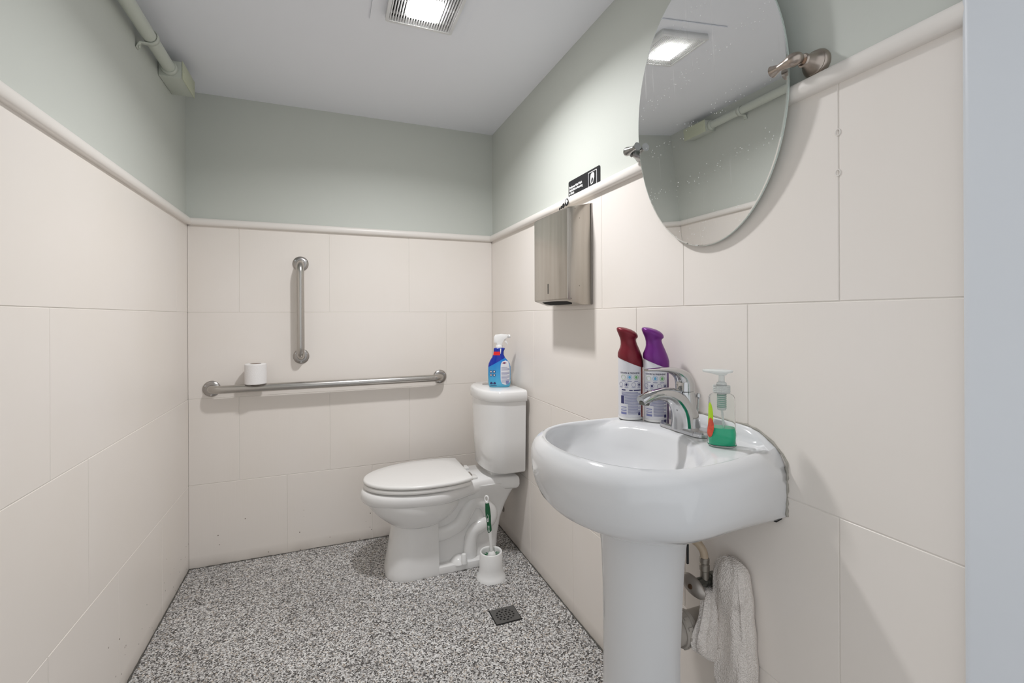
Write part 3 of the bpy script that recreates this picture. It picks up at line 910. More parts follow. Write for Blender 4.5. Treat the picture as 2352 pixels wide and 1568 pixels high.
for i, x in enumerate((-0.042, -0.026)):
    for j, z in enumerate((0.062, 0.079)):
        t = bottle_patch('use_icon', [(z - 0.006, x - 0.006, x + 0.006), (z + 0.006, x - 0.006, x + 0.006)], M['navy'], sb, 0.0007, 5)
        bottle_patch('icon_figure', [(z - 0.0035, x - 0.002, x + 0.002), (z, x - 0.0035, x + 0.0035), (z + 0.0035, x - 0.002, x + 0.002)], M['print_white'], t, 0.0012, 4)
for x in (-0.040, -0.024):
    bottle_patch('recycle_mark', [(0.016, x - 0.006, x + 0.006), (0.021, x - 0.007, x + 0.007), (0.027, x - 0.003, x + 0.003)], M['navy'], sb, 0.0007, 5)
bottle_patch('print_line', [(0.0095, -0.046, -0.014), (0.0115, -0.046, -0.014)], M['navy'], sb, 0.0007, 8)
# trigger head
mk('neck_ring', lathe([(0.0155, 0.195), (0.0175, 0.1965), (0.0175, 0.208), (0.0155, 0.211)], 28), M['white_plastic'], sb)
hd = [[(-0.030, 0.212), (0.020, 0.212), (0.024, 0.222), (0.030, 0.236), (0.040, 0.246), (0.046, 0.262), (0.012, 0.264), (-0.022, 0.258), (-0.032, 0.240)]]
def side_prism(poly, hw, off):
    return bev_vf(loft([[(x, -hw, z) for x, z in poly], [(x, hw, z) for x, z in poly]]), off, 2)
mk('trigger_head', side_prism([(-0.027, 0.222), (-0.014, 0.220), (-0.013, 0.208), (0.016, 0.208), (0.017, 0.222), (0.026, 0.237), (0.041, 0.246), (0.047, 0.262), (0.012, 0.2655), (-0.020, 0.262), (-0.027, 0.250)], 0.0135, 0.003), M['white_plastic'], sb)
mk('trigger', side_prism([(0.024, 0.243), (0.031, 0.241), (0.036, 0.230), (0.0445, 0.214), (0.040, 0.212), (0.031, 0.222)], 0.0075, 0.0015), M['white_plastic'], sb)
mk('nozzle', xf(lathe([(0.008, 0), (0.009, 0.002), (0.009, 0.012), (0.006, 0.014)], 18), axis_mat((0.043, 0, 0.2535), (1, 0, 0.08))), M['white_plastic'], sb)

# ------------------------------------------------------------------ floor drain
fd = thing('floor_drain', 'square dark iron floor drain set in the speckled floor', 'drain', (0.654, 1.752, 0.0))
def drain_loops():
    L_ = [rrect(-0.051, 0.051, -0.045, 0.045, 0.002, 1)[::-1]]
    for ring, n in ((0.006, 4), (0.0185, 8), (0.031, 14)):
        for k in range(n):
            a = 2 * PI * (k + 0.5) / n
            cx, cy = ring * math.cos(a) * 1.1, ring * math.sin(a)
            h_, w_ = 0.0040, 0.0036
            ca, sa = math.cos(a), math.sin(a)
            if ring == 0.006: h_ = w_ = 0.0026
            L_.append([(cx + u * ca - v * sa, cy + u * sa + v * ca) for u, v in ((-w_, -h_), (w_, -h_), (w_, h_), (-w_, h_))])
    return L_
curve_plate('grate', drain_loops(), 0.003, M['drain'], fd, Matrix.Translation((0, 0, 0.0022)))
mk('sump', box(-0.050, 0.050, -0.044, 0.044, 0.0002, 0.0006), M['dark'], fd, smooth=False)
rimv = []
mk('rim', join(box(-0.054, -0.051, -0.048, 0.048, 0, 0.0022), box(0.051, 0.054, -0.048, 0.048, 0, 0.0022), box(-0.051, 0.051, -0.048, -0.045, 0, 0.0022), box(-0.051, 0.051, 0.045, 0.048, 0, 0.0022)), M['dark'], fd, smooth=False)

# ------------------------------------------------------------------ pedestal sink
SY = 0.929
snk = thing('pedestal_sink', 'white porcelain pedestal sink on the right tiled wall', 'sink', (0.70, SY, 0))
def sink_loop(xb, xf_, w, z=0.0, nb=16, ns=30, tap=0.87, pf=3.1, rnd=0.0):
    """closed loop: back edge far->near, near side back->front, far side front->back"""
    wb_ = w * tap
    xs = xb - rnd
    L_ = xs - xf_
    def hw(u):
        if u < 0.45: return w - (w - wb_) * ((0.45 - u) / 0.45) ** 2
        return w * max(0.0, 1 - ((u - 0.45) / 0.55) ** pf) ** (1 / 2.05)
    pts = [(xb - rnd * abs(1 - 2 * i / nb) ** 2.6, SY + wb_ - 2 * wb_ * i / nb, z) for i in range(nb)]
    us = [math.sin(PI / 2 * i / ns) for i in range(ns + 1)]
    for u in us: pts.append((xs - L_ * u, SY - hw(u) - 0.022 * math.sin(PI * u ** 1.5), z))
    for u in us[-2:0:-1]: pts.append((xs - L_ * u, SY + hw(u) - 0.011 * math.sin(PI * u), z))
    return pts
def zback(dy):
    return interp([(0, 0.936), (0.115, 0.936), (0.145, 0.930), (0.175, 0.916), (0.20, 0.898), (0.215, 0.880), (0.25, 0.872)], abs(dy))
def top_ring(xf_, w, zr, back=None, tap=0.87):
    xb = XR - 0.001 if back is None else back
    fr = sstep(0.82, 0.904, zr)
    out = []
    for x, y, _ in sink_loop(xb, xf_, w, tap=tap):
        bx = sstep(0.83, XR - 0.002, x)
        out.append((x, y, zr + bx * (zback(y - SY) - 0.904) * fr))
    return out
outer = []
XB = XR - 0.001
for z, xb, xf_, w, tp_ in ((0.713, 0.78, 0.615, 0.088, 1.0), (0.715, 0.82, 0.592, 0.106, 1.0), (0.720, 0.865, 0.566, 0.127, 1.0), (0.729, 0.885, 0.537, 0.150, 1.0), (0.740, 0.900, 0.509, 0.173, 1.0), (0.749, XB, 0.492, 0.188, 1.05), (0.762, XB, 0.470, 0.206, 1.03), (0.778, XB, 0.456, 0.224, 0.955), (0.80, XB, 0.447, 0.234, 0.92), (0.825, XB, 0.441, 0.240, 0.90)):
    outer.append(sink_loop(xb, xf_, w, z, tap=tp_))
for zr, xf_, w in ((0.850, 0.439, 0.2425), (0.866, 0.4395, 0.2425), (0.878, 0.442, 0.240), (0.888, 0.4465, 0.2345), (0.896, 0.453, 0.227), (0.901, 0.459, 0.220), (0.904, 0.465, 0.213)):
    outer.append(top_ring(xf_, w, zr, tap=0.89))
# ledge against the wall, rim, sunken tap deck, bowl
def mixring(back, xf_, w, zdeck, zside, ledge=None, tap=0.97, rnd=0.0, wide=False):
    out = []
    for x, y, _ in sink_loop(back, xf_, w, tap=tap, rnd=rnd):
        if ledge is not None:
            bx = sstep(0.83, back - 0.001, x)
            z = zside + bx * (zback((y - SY) * 1.03) - 0.0015 - zside)
        elif wide:
            z = zside + sstep(0.67, 0.76, x) * (min(zdeck, zback((y - SY) * 1.03) - 0.002) - zside)
        else:
            z = zside + sstep(back - 0.020, back - 0.001, x) * (min(zdeck, zback((y - SY) * 1.03) - 0.003) - zside)
        out.append((x, y, z))
    return out
outer.append(mixring(XR - 0.013, 0.465, 0.211, 0, 0.9045, ledge=True, tap=0.90))
outer.append(mixring(XR - 0.019, 0.4665, 0.2095, 0.915, 0.9043, tap=0.905))
outer.append(mixring(XR - 0.024, 0.4690, 0.2075, 0.9035, 0.9032, tap=0.91))
outer.append(mixring(0.876, 0.4720, 0.2045, 0.9026, 0.9005, tap=0.92))
outer.append(mixring(0.845, 0.4760, 0.2005, 0.9024, 0.8940, tap=0.92, rnd=0.015, wide=True))
outer.append(mixring(0.800, 0.4800, 0.1960, 0.9018, 0.8850, tap=0.89, rnd=0.055, wide=True))
outer.append(mixring(0.789, 0.4850, 0.1915, 0.8980, 0.8750, tap=0.87, rnd=0.066, wide=True))
outer.append(mixring(0.781, 0.4910, 0.1855, 0.8890, 0.8620, tap=0.85, rnd=0.072, wide=True))
for z, xb, xf_, w in ((0.848, 0.768, 0.500, 0.176), (0.822, 0.748, 0.520, 0.153), (0.798, 0.722, 0.548, 0.119), (0.783, 0.696, 0.578, 0.080), (0.776, 0.665, 0.608, 0.035)):
    outer.append(sink_loop(xb, xf_, w, z, tap=0.83, rnd=0.45 * w))
mk('basin', loft(outer), M['porcelain_sink'], snk, True, angle=75)
mk('drain_ring', lathe([(0.024, 0.0), (0.024, 0.002), (0.018, 0.003), (0.0, 0.0025)], 24, (0.637, SY, 0.7765)), M['chrome'], snk, True)
def ped_ring(z, r, xc, xback, e=1.0):
    n = 28; pts = []
    for i in range(n + 1):
        t = -PI / 2 + PI * i / n
        pts.append((xc - r * e * math.cos(t), SY + r * math.sin(t), z))
    k = 8
    pts += [(xback - 0.006, SY + r * 0.97, z), (xback, SY + r * 0.90, z)] + [(xback, SY + r * (0.9 - 1.8 * i / k), z) for i in range(1, k)] + [(xback, SY - r * 0.90, z), (xback - 0.006, SY - r * 0.97, z)]
    return pts
mk('pedestal', loft([ped_ring(z, r, 0.70, xb, e) for z, r, xb, e in ((0.0, 0.108, 0.742, 1.05), (0.03, 0.107, 0.742, 1.05), (0.10, 0.101, 0.738, 1.03), (0.25, 0.096, 0.735, 1.0), (0.42, 0.0945, 0.735, 1.0), (0.55, 0.096, 0.741, 1.0), (0.64, 0.098, 0.746, 1.02), (0.700, 0.101, 0.752, 1.05), (0.729, 0.1025, 0.753, 1.06))]), M['porcelain_sink'], snk, True, angle=60)
# cracked caulk between sink and wall
cp = []
for i in range(46):
    t = i / 45
    if t < 0.62:
        dy = -0.10 + t / 0.62 * (0.2145 - (-0.10)); y = SY - dy; z = zback(dy) + 0.001
    else:
        y = SY - 0.216; z = 0.880 - (t - 0.62) / 0.38 * 0.115
    cp.append((XR - 0.0012, y + random.uniform(-.0012, .0012), z + random.uniform(-.001, .001)))
mk('caulk', tube(cp, [random.uniform(0.002, 0.0042) for _ in cp], 6), M['caulk'], snk, True)
mk('wall_gap', tube([(XR - 0.004, SY - 0.205, 0.757), (XR - 0.004, SY - 0.19, 0.748), (XR - 0.004, SY - 0.172, 0.744)], [0.002, 0.006, 0.002], 8), M['dark'], snk, True)
mk('linkage_rod', bbox(0.751, 0.756, 0.838, 0.842, 0.632, 0.69, 0.001), M['black'], snk, True)

# ------------------------------------------------------------------ faucet
fc = thing('faucet', 'chrome single lever faucet on the white sink', 'faucet', (0.838, 0.938, 0.903))
bp_ = rrect(0.808, 0.866, 0.938 - 0.079, 0.938 + 0.079, 0.025, 8)
def inset(poly, d, c):
    return [(c[0] + (x - c[0]) * (1 - d / max(abs(x - c[0]), 0.02)) if abs(x - c[0]) > 1e-6 else x, c[1] + (y - c[1]) * (1 - d / 0.074)) for x, y in poly]
mk('base_plate', loft([[(x, y, 0.9035) for x, y in bp_], [(x, y, 0.911) for x, y in bp_], [(0.84 + (x - 0.84) * 0.9, 0.938 + (y - 0.938) * 0.965, 0.915) for x, y in bp_]]), M['chrome'], fc, True, angle=30)
sp = smooth_path([(0.838, 0.938, 0.913), (0.835, 0.938, 0.940), (0.824, 0.938, 0.967), (0.803, 0.938, 0.988), (0.776, 0.938, 0.998), (0.748, 0.938, 0.999), (0.722, 0.938, 0.994), (0.702, 0.938, 0.986)], 5)
sr = lerp_list([(0.034, 0.037), (0.031, 0.034), (0.027, 0.029), (0.0235, 0.0225), (0.0205, 0.0170), (0.0185, 0.0135), (0.0175, 0.0130), (0.0155, 0.0115)], len(sp))
mk('spout', tube(sp, sr, 24, side=(0, 1, 0)), M['chrome'], fc, True, angle=60)
mk('aerator', xf(lathe([(0.0115, 0), (0.0125, 0.002), (0.0125, 0.008)], 20), axis_mat((0.7115, 0.938, 0.9765), (0.1, 0, 1))), M['valve_dark'], fc, True)
bd = smooth_path([(0.842, 0.938, 0.920), (0.839, 0.938, 0.960), (0.836, 0.938, 1.003)], 5)
mk('body', tube(bd, lerp_list([(0.030, 0.026), (0.026, 0.0235), (0.0235, 0.022)], len(bd)), 24, side=(0, 1, 0)), M['chrome'], fc, True, angle=60)
hl = smooth_path([(0.836, 0.938, 1.004), (0.835, 0.938, 1.020), (0.828, 0.938, 1.037), (0.808, 0.938, 1.051), (0.780, 0.938, 1.058), (0.748, 0.938, 1.060), (0.718, 0.938, 1.060)], 5)
mk('lever', tube(hl, lerp_list([(0.0245, 0.023), (0.0245, 0.0225), (0.0235, 0.019), (0.0195, 0.011), (0.0155, 0.0062), (0.0135, 0.0042), (0.010, 0.003)], len(hl)), 24, side=(0, 1, 0)), M['chrome'], fc, True, angle=60)
lr = mk('lift_rod', tube([(0.862, 0.928, 0.912), (0.864, 0.922, 0.985)], 0.0022, 10), M['chrome'], fc, True)
mk('knob', lathe([(0.002, -0.006), (0.0062, -0.002), (0.0065, 0.003), (0.003, 0.008)], 16, (0.864, 0.922, 0.990)), M['chrome'], lr, True)

# ------------------------------------------------------------------ air freshener cans
def freshener(label, loc, rz, capm, bodym, cat='air freshener'):
    t = thing('air_freshener', label, cat, loc, rz, 'air freshener cans on the sink')
    R_ = 0.0335
    mk('can', lathe([(R_ - 0.003, 0), (R_ - 0.0005, 0.002), (R_ - 0.0005, 0.006), (R_, 0.008), (R_, 0.160), (R_ - 0.0035, 0.172), (0.02, 0.182)], 48), bodym, t, angle=60)
    mk('bottom_rim', lathe([(R_ - 0.002, 0.0), (R_ + 0.0004, 0.002), (R_ + 0.0006, 0.0072), (R_ - 0.001, 0.0078)], 48), M['white_matte'], t)
    def pt(a, z, off=0.0004): return ((R_ + off) * math.sin(a), -(R_ + off) * math.cos(a), z)
    def patch(name, a0, a1, z0, z1, mat, par, off=0.0008, n=None, ztop=None):
        n = n or max(2, int(abs(a1 - a0) / 0.12))
        V = [pt(a0 + (a1 - a0) * i / n, z0, off) for i in range(n + 1)] + [pt(a0 + (a1 - a0) * i / n, (ztop(a0 + (a1 - a0) * i / n) if ztop else z1), off) for i in range(n + 1)]
        F = [(i, i + 1, n + 2 + i, n + 1 + i) for i in range(n)]
        return mk(name, (V, F), mat, par)
    lb = patch('label', -1.45, 0.98, 0.0075, 0.172, M['label'], t, 0.0004, 26, lambda a: min(0.1735, 0.1615 - 0.0136 * math.sin(a)))
    tag(lb, 'white back label with small print')
    def ring(a, z, r, mat, fill=None):
        n = 18
        P = [pt(a + r * math.cos(q) / R_, z + r * math.sin(q), 0.0009) for q in [2 * PI * i / n for i in range(n + 1)]]
        mk('icon_ring', tube(P, 0.00035, 5, cap=False), mat, lb)
        if fill:
            V = [pt(a, z, 0.0009)] + [pt(a + 0.5 * r * math.cos(q) / R_, z + 0.62 * r * math.sin(q), 0.0009) for q in [2 * PI * i / 10 for i in range(10)]]
            mk('icon_figure', (V, [(0, i + 1, (i + 1) % 10 + 1) for i in range(10)]), fill, lb)
    for a, ma in ((-0.62, 'print_palegreen'), (-0.08, 'print_blue'), (0.46, 'print_green')):
        ring(a, 0.119, 0.0065, M[ma], M[ma] if ma != 'print_palegreen' else None)
        patch('caption', a - 0.17, a + 0.17, 0.1072, 0.1088, M['navy_soft'], lb)
    for a in (-0.86, -0.34, 0.24, 0.72):
        ring(a, 0.0985, 0.0058, M['navy_soft'], M['navy'] if a in (-0.34, 0.72) else None)
        patch('caption', a - 0.16, a + 0.16, 0.0896, 0.0910, M['navy_soft'], lb)
    def wrap(c): return Vector(pt(c.x / R_, c.y, 0.0008))
    text_mesh('lettering', 'ODORS & FRESHENS', 0.0062, M['navy'], lb, Matrix.Translation((-0.031, 0.1285, 0)), 0.0001, fn=wrap)
    patch('caption', -0.78, -0.42, 0.0815, 0.0850, M['navy'], lb); patch('caption', -0.12, 0.16, 0.0815, 0.0840, M['navy'], lb); patch('caption', 0.24, 0.9, 0.0815, 0.0845, M['navy'], lb)
    z = 0.0775
    k = 0
    while z > 0.018:
        a0 = -0.80 if z > 0.066 else (-0.50 if z > 0.045 else -0.22)
        patch('print_line', a0, 0.86 - 0.25 * ((k * 7) % 3 == 0), z - 0.0016, z, M['navy_soft'], lb)
        z -= 0.0031; k += 1
    patch('blue_block', -0.86, -0.56, 0.045, 0.067, M['navy'], lb)
    for q, wd in enumerate((0.006, 0.002, 0.0035, 0.0015, 0.003)):
        patch('barcode_band', -0.86, -0.34, 0.016 + q * 0.0046, 0.016 + q * 0.0046 + wd * 0.7, M['bar_blue'], lb)
    patch('mark', 0.62, 0.84, 0.014, 0.022, M['navy'], lb)
    # cap: slanted skirt, waist, flared tilted top
    rings = []
    for zc, r, cx, tilt in ((0.158, 0.0346, 0.0, 0.40), (0.160, 0.0353, 0.0, 0.40), (0.174, 0.0350, 0.0, 0.30), (0.185, 0.0315, -0.0005, 0.2), (0.198, 0.0262, -0.002, 0.1), (0.208, 0.0228, -0.004, 0.0),
                            (0.217, 0.0215, -0.0055, -0.05), (0.224, 0.0222, -0.007, -0.15), (0.231, 0.0250, -0.0085, -0.27), (0.2350, 0.0276, -0.0085, -0.33), (0.2385, 0.0291, -0.0085, -0.36), (0.2420, 0.0294, -0.0085, -0.37), (0.2455, 0.0280, -0.008, -0.37), (0.2485, 0.0240, -0.007, -0.36), (0.2510, 0.0165, -0.006, -0.34), (0.2522, 0.0075, -0.005, -0.33)):
        ring_ = []
        for j in range(44):
            a = 2 * PI * j / 44
            x, y = r * math.cos(a), r * math.sin(a) * (1.0 if zc < 0.2 else 0.9)
            ring_.append((cx + x, y, zc + (x * tilt if tilt < 0 else -x * tilt)))
        rings.append(ring_)
    cp_ = mk('cap', loft(rings), capm, t, angle=60)
    return t
freshener('maroon capped air freshener can standing on far end of sink', (0.797, 1.112, 0.9032), -math.radians(35), M['maroon'], M['can_red'])
freshener('purple capped air freshener can standing behind the chrome faucet', (0.844, 1.060, 0.9032), -math.radians(37.5), M['purple'], M['can_purple'])

# ------------------------------------------------------------------ soap pump
so = thing('soap_pump', 'clear pump bottle of green soap on the near sink corner', 'soap bottle', (0.812, 0.797, 0.903), -math.radians(42))
bprof = [(0.0005, 0.026, 0.017), (0.004, 0.030, 0.020), (0.03, 0.0305, 0.0205), (0.045, 0.0285, 0.0195), (0.06, 0.0275, 0.019), (0.095, 0.0272, 0.0188), (0.107, 0.0266, 0.0184), (0.1125, 0.0245, 0.0175), (0.1155, 0.0195, 0.0155), (0.117, 0.0140, 0.0138), (0.124, 0.0135, 0.0135)]
inn = [(max(0.003, z + (0.003 if z < 0.01 else 0)), a - 0.0014, b - 0.0014) for z, a, b in bprof]
mk('bottle', loft([sup(a, b, z, 2.5, 36) for z, a, b in bprof] + [sup(a, b, z, 2.5, 36) for z, a, b in inn[::-1]]), M['clear'], so, angle=60)
mk('liquid_soap', loft([sup(a - 0.0018, b - 0.0018, z, 2.5, 36) for z, a, b in ((0.0045, 0.028, 0.019), (0.006, 0.030, 0.020), (0.03, 0.0305, 0.0205), (0.042, 0.0288, 0.0196))]), M['soap'], so, angle=60)
lr_ = []
for i in range(17):
    t = i / 16; z = 0.016 + 0.078 * t
    e = math.sqrt(max(0, 1 - (2 * t - 1) ** 2))
    lr_.append((z, e))
def soap_pt(a, z, off=0.0006):
    A = interp([(p[0], p[1]) for p in bprof], z) + off; B = interp([(p[0], p[2]) for p in bprof], z) + off
    c, s = math.cos(a), math.sin(a)
    return (A * abs(c) ** 0.8 * (1 if c > 0 else -1), B * abs(s) ** 0.8 * (1 if s > 0 else -1), z)
def soap_patch(name, za, zb, ac, wa, mat, off, skew=0.0):
    V, F = [], []; m_ = 14; n_ = 8
    for i in range(m_ + 1):
        t = i / m_; z = za + (zb - za) * t; e = math.sqrt(max(0.0, 1 - (2 * t - 1) ** 2))
        for j in range(n_ + 1):
            V.append(soap_pt(ac + skew * t + wa * e * (2 * j / n_ - 1), z, off))
    for i in range(m_):
        for j in range(n_):
            a = i * (n_ + 1) + j; F.append((a, a + 1, a + n_ + 2, a + n_ + 1))
    return mk(name, (V, F), mat, so)
tag(soap_patch('lime_label', 0.030, 0.098, PI * 1.17, 0.42, M['lime'], 0.0006), 'lime green label')
tag(soap_patch('melon_label', 0.020, 0.064, PI * 1.21, 0.40, M['melon'], 0.0011), 'red melon slice label')
mk('collar', loft([[((0.0165 + (0.0009 if j % 2 else 0)) * math.cos(2 * PI * j / 44), (0.0165 + (0.0009 if j % 2 else 0)) * math.sin(2 * PI * j / 44), z) for j in range(44)] for z in (0.118, 0.134)]), M['frost'], so, angle=20)
for z in (0.121, 0.125, 0.129, 0.133):
    mk('collar_ring', tube([(0.0175 * math.cos(a), 0.0175 * math.sin(a), z) for a in [2 * PI * i / 28 for i in range(29)]], 0.0008, 6, cap=False), M['frost'], so)
mk('pump_stem', lathe([(0.011, 0.134), (0.010, 0.140), (0.0065, 0.142), (0.006, 0.158)], 20), M['frost'], so)
mk('pump_head', loft([sup(a, b, z, 2.0, 40, cx) for z, a, b, cx in ((0.157, 0.010, 0.010, 0), (0.160, 0.016, 0.014, -0.004), (0.163, 0.030, 0.019, -0.008), (0.1665, 0.032, 0.020, -0.008), (0.168, 0.030, 0.018, -0.008))]), M['frost'], so)
mk('pump_body', lathe([(0.0085, 0.080), (0.0095, 0.084), (0.0095, 0.116), (0.0115, 0.118)], 20), M['frost'], so)
hx = [(0.0088 * math.cos(a), 0.0088 * math.sin(a), 0.084 + 0.03 * a / (2 * PI * 7)) for a in [2 * PI * 7 * i / 98 for i in range(99)]]
mk('pump_spring', tube(hx, 0.0013, 6), M['spring'], so)
mk('dip_tube', tube([(0, 0, 0.082), (0.003, 0, 0.05), (0.008, 0, 0.006)], 0.0024, 10), M['frost'], so)

# ------------------------------------------------------------------ oval tilt mirror
MC = Vector((XR - 0.036, 0.924, 1.706)); TH, PS = 0.066, -0.008
mir = thing('oval_mirror', 'frameless oval tilting mirror above the pedestal sink', 'mirror', MC)
vy = Vector((math.sin(PS), math.cos(PS), 0)); vz = Vector((-math.sin(TH), 0, math.cos(TH))); vn = vy.cross(vz).normalized()
if vn.x > 0: vn = -vn
MA, MB = 0.2435, 0.338
def ell(a, b, d, n=120): return [MC + vy * (a * math.cos(2 * PI * i / n)) + vz * (b * math.sin(2 * PI * i / n)) + vn * d for i in range(n)]
mk('mirror_glass', loft([ell(MA - 0.0005, MB - 0.0005, -0.0005), ell(MA - 0.0035, MB - 0.0035, 0.0002)], True, True), M['mirror'], mir, True, smooth=False)
mk('mirror_edge', loft([ell(MA - 0.003, MB - 0.003, -0.0048), ell(MA, MB, -0.0044), ell(MA, MB, -0.0008), ell(MA - 0.0015, MB - 0.0015, -0.0002), ell(MA - 0.0015, MB - 0.0015, -0.0010)], True, True), M['glass_edge'], mir, True, angle=50)
def bracket(sgn, y, mat, reach):
    zc = 1.693
    br_ = thing('bracket', None, None, (0, 0, 0)); br_.parent = mir; br_.matrix_basis = wm(mir).inverted()
    tipx = XR - 0.050
    mk('rosette', xf(lathe([(0.0275, 0.0), (0.0280, 0.004), (0.0250, 0.010), (0.0235, 0.0115), (0.0235, 0.013), (0.0205, 0.015), (0.0155, 0.026), (0.012, 0.034), (0.0105, 0.038), (0.013, 0.0405), (0.0105, 0.043)], 36), axis_mat((XR + REC, y, zc), (-1, 0, 0))), mat, br_, True)
    P = [Vector((tipx + 0.010, y, zc)), Vector((tipx, y, zc)), Vector((tipx - 0.004, y + sgn * 0.008, zc)), Vector((tipx - 0.004, y + sgn * 0.022, zc)), Vector((tipx - 0.003, y + sgn * 0.038, zc)), Vector((tipx - 0.002, y + sgn * reach, zc))]
    mk('arm', tube(smooth_path(P, 6), lerp_list([0.006, 0.0125, 0.0135, 0.009, 0.0068, 0.0120], 31), 22), mat, br_, True)
bracket(1, 0.648, M['nickel'], 0.054)
bracket(-1, 1.206, M['nickel_grey'], 0.052)

# ------------------------------------------------------------------ paper towel dispenser
dsp = thing('paper_towel_dispenser', 'worn stainless paper towel dispenser on right wall below sign', 'dispenser', (XR, 1.641, 1.233))
dp = [(XR - 0.0005, 1.608), (0.806, 1.586), (0.804, 1.581), (0.8035, 1.257), (0.806, 1.252), (0.862, 1.234), (XR - 0.0005, 1.234)]
mk('case', bev_vf(loft([[(x, 1.497, z) for x, z in dp], [(x, 1.785, z) for x, z in dp]]), 0.0015, 2), M['dispenser'], dsp, True, angle=25)
mk('side_seam', box(0.8145, 0.8153, 1.4962, 1.4972, 1.255, 1.588), M['steel_dark'], dsp, True, smooth=False)
mk('view_slot', box(0.8028, 0.8034, 1.6535, 1.6575, 1.279, 1.318), M['dark'], dsp, True, smooth=False)
# mouth in the sloping underside
sl = Vector((0.056, 0, -0.018)).normalized(); nn = Vector((-0.018, 0, -0.056)).normalized()
o0 = Vector((0.808, 0, 1.2512))
mouth = [(0.014, 1.535), (0.008, 1.60), (0.008, 1.68), (0.014, 1.745), (0.030, 1.755), (0.046, 1.735), (0.050, 1.66), (0.046, 1.55), (0.030, 1.525)]
mv = [tuple(o0 + sl * a + nn * 0.0005 + Vector((0, y, 0))) for a, y in mouth]
mv2 = [tuple(o0 + sl * a - nn * 0.0006 + Vector((0, y, 0))) for a, y in mouth]
mk('mouth', loft([mv, mv2]), M['dark'], dsp, True, smooth=False)
mk('wall_flange', box(XR - 0.005, XR - 0.0002, 1.4935, 1.7885, 1.235, 1.606), M['steel_dark'], dsp, True, smooth=False)

# ------------------------------------------------------------------ wall sign and sticker
RW = lambda x, y, z: Matrix(((0, 0, -1, x), (-1, 0, 0, y), (0, 1, 0, z), (0, 0, 0, 1)))   # right wall: local x -> -Y, local y -> Z
sg = thing('hand_washing_sign', 'black hand washing sign with white lettering on the rail', 'sign', (XR + REC, 1.567, 1.6665))
sgm = wm(sg).inverted()
pl = rrect(-0.117, 0.117, -0.001, 0.068, 0.007, 5)
mk('plate', xf(prism([(x, y) for x, y in pl], 0, 0.0025), RW(XR + REC - 0.0003, 1.567, 1.6665)), M['blackplate'], sg, True, angle=30)
text_mesh('lettering', 'Employees Must Wash\nHands Before Returning\nto Work', 0.0128, M['print_white'], sg, sgm @ RW(XR + REC - 0.0031, 1.6785, 1.6665 + 0.0375), 0.00045, linesp=0.98, spacing=0.86)
def flat_loop(cx, cy, pts): return [(cx + x, cy + y) for x, y in pts]
fr = [rrect(0.038, 0.098, 0.006, 0.060, 0.003, 3)[::-1], rrect(0.0402, 0.0958, 0.0082, 0.0578, 0.002, 3)]
curve_plate('icon_frame', fr, 0.0004, M['print_white'], sg, sgm @ RW(XR + REC - 0.0031, 1.567, 1.6665))
hands = [[(0.056, 0.013), (0.071, 0.016), (0.076, 0.030), (0.080, 0.034), (0.080, 0.047), (0.074, 0.055), (0.064, 0.055), (0.056, 0.050), (0.053, 0.040), (0.053, 0.026)],
         [(0.0595, 0.017), (0.0585, 0.027), (0.0625, 0.036), (0.0665, 0.0375), (0.0705, 0.0345), (0.0715, 0.028), (0.068, 0.0185)]]
curve_plate('hand_icon', [hands[0][::-1], hands[1]], 0.0004, M['print_white'], sg, sgm @ RW(XR + REC - 0.0031, 1.567, 1.6665))

stk = thing('round_sticker', 'small black and white sticker on rail above dispenser', 'sticker', (XR - 0.0215, 1.655, 1.646))
skm = wm(stk).inverted()
SX = XR - 0.0216
cir = lambda r, n=24: [(r * math.cos(2 * PI * i / n), r * math.sin(2 * PI * i / n)) for i in range(n)]
mk('disc', xf(prism(cir(0.0150), 0, 0.0006), RW(SX, 1.652, 1.6440)), M['black'], stk, True)
mk('emblem', xf(prism([(-0.009, -0.001), (-0.004, 0.003), (-0.002, -0.004), (0.001, -0.008), (0.003, -0.004), (0.002, 0.001), (0.009, -0.002), (0.008, 0.006), (0.003, 0.0105), (-0.004, 0.0105), (-0.009, 0.005)], 0.0006, 0.0009), RW(SX, 1.652, 1.6440)), M['print_white'], stk, True, smooth=False)
for k, (yy, zz, w_) in enumerate(((1.680, 1.636, 0.010), (1.697, 1.633, 0.007), (1.711, 1.630, 0.006))):
    mk('letter_blob', xf(prism(cir(w_, 12), 0, 0.0006), RW(SX, yy, zz)), M['black'], stk, True)

# ------------------------------------------------------------------ stop valve, waste pipe, towel
VY, VZ = 0.888, 0.548
va = thing('stop_valve', 'tarnished shutoff valve with oval handle under the sink', 'valve', (XR, VY, VZ))
mk('body', xf(join(lathe([(0.0135, 0), (0.0135, 0.018)], 20), lathe([(0.0115, 0.017), (0.0115, 0.042), (0.008, 0.044)], 20)), axis_mat((0.866, VY, VZ), (-1, 0, 0))), M['valve_dark'], va, True)
mk('compression_nut', xf(lathe([(0.0165, 0), (0.0175, 0.002), (0.0175, 0.016), (0.0165, 0.018)], 6), axis_mat((0.883, VY, VZ), (-1, 0, 0))), M['valve_dark'], va, True, angle=20)
mk('inlet_pipe', xf(lathe([(0.008, 0), (0.008, 0.03)], 16), axis_mat((XR + 0.003, VY, VZ), (-1, 0, 0))), M['valve_ferrule'], va, True)
hn = mk('handle', xf(lathe([(0.006, -0.004), (0.020, 0.0), (0.030, 0.004), (0.031, 0.007), (0.027, 0.012), (0.012, 0.017), (0.0, 0.018)], 28), axis_mat((0.818, VY, VZ - 0.003), (-0.97, -0.2, 0.12)) @ Matrix.Rotation(-0.38, 4, 'Z') @ Matrix.Diagonal((1.15, 0.68, 1.0, 1.0))), M['valve_knob'], va, True, angle=50)
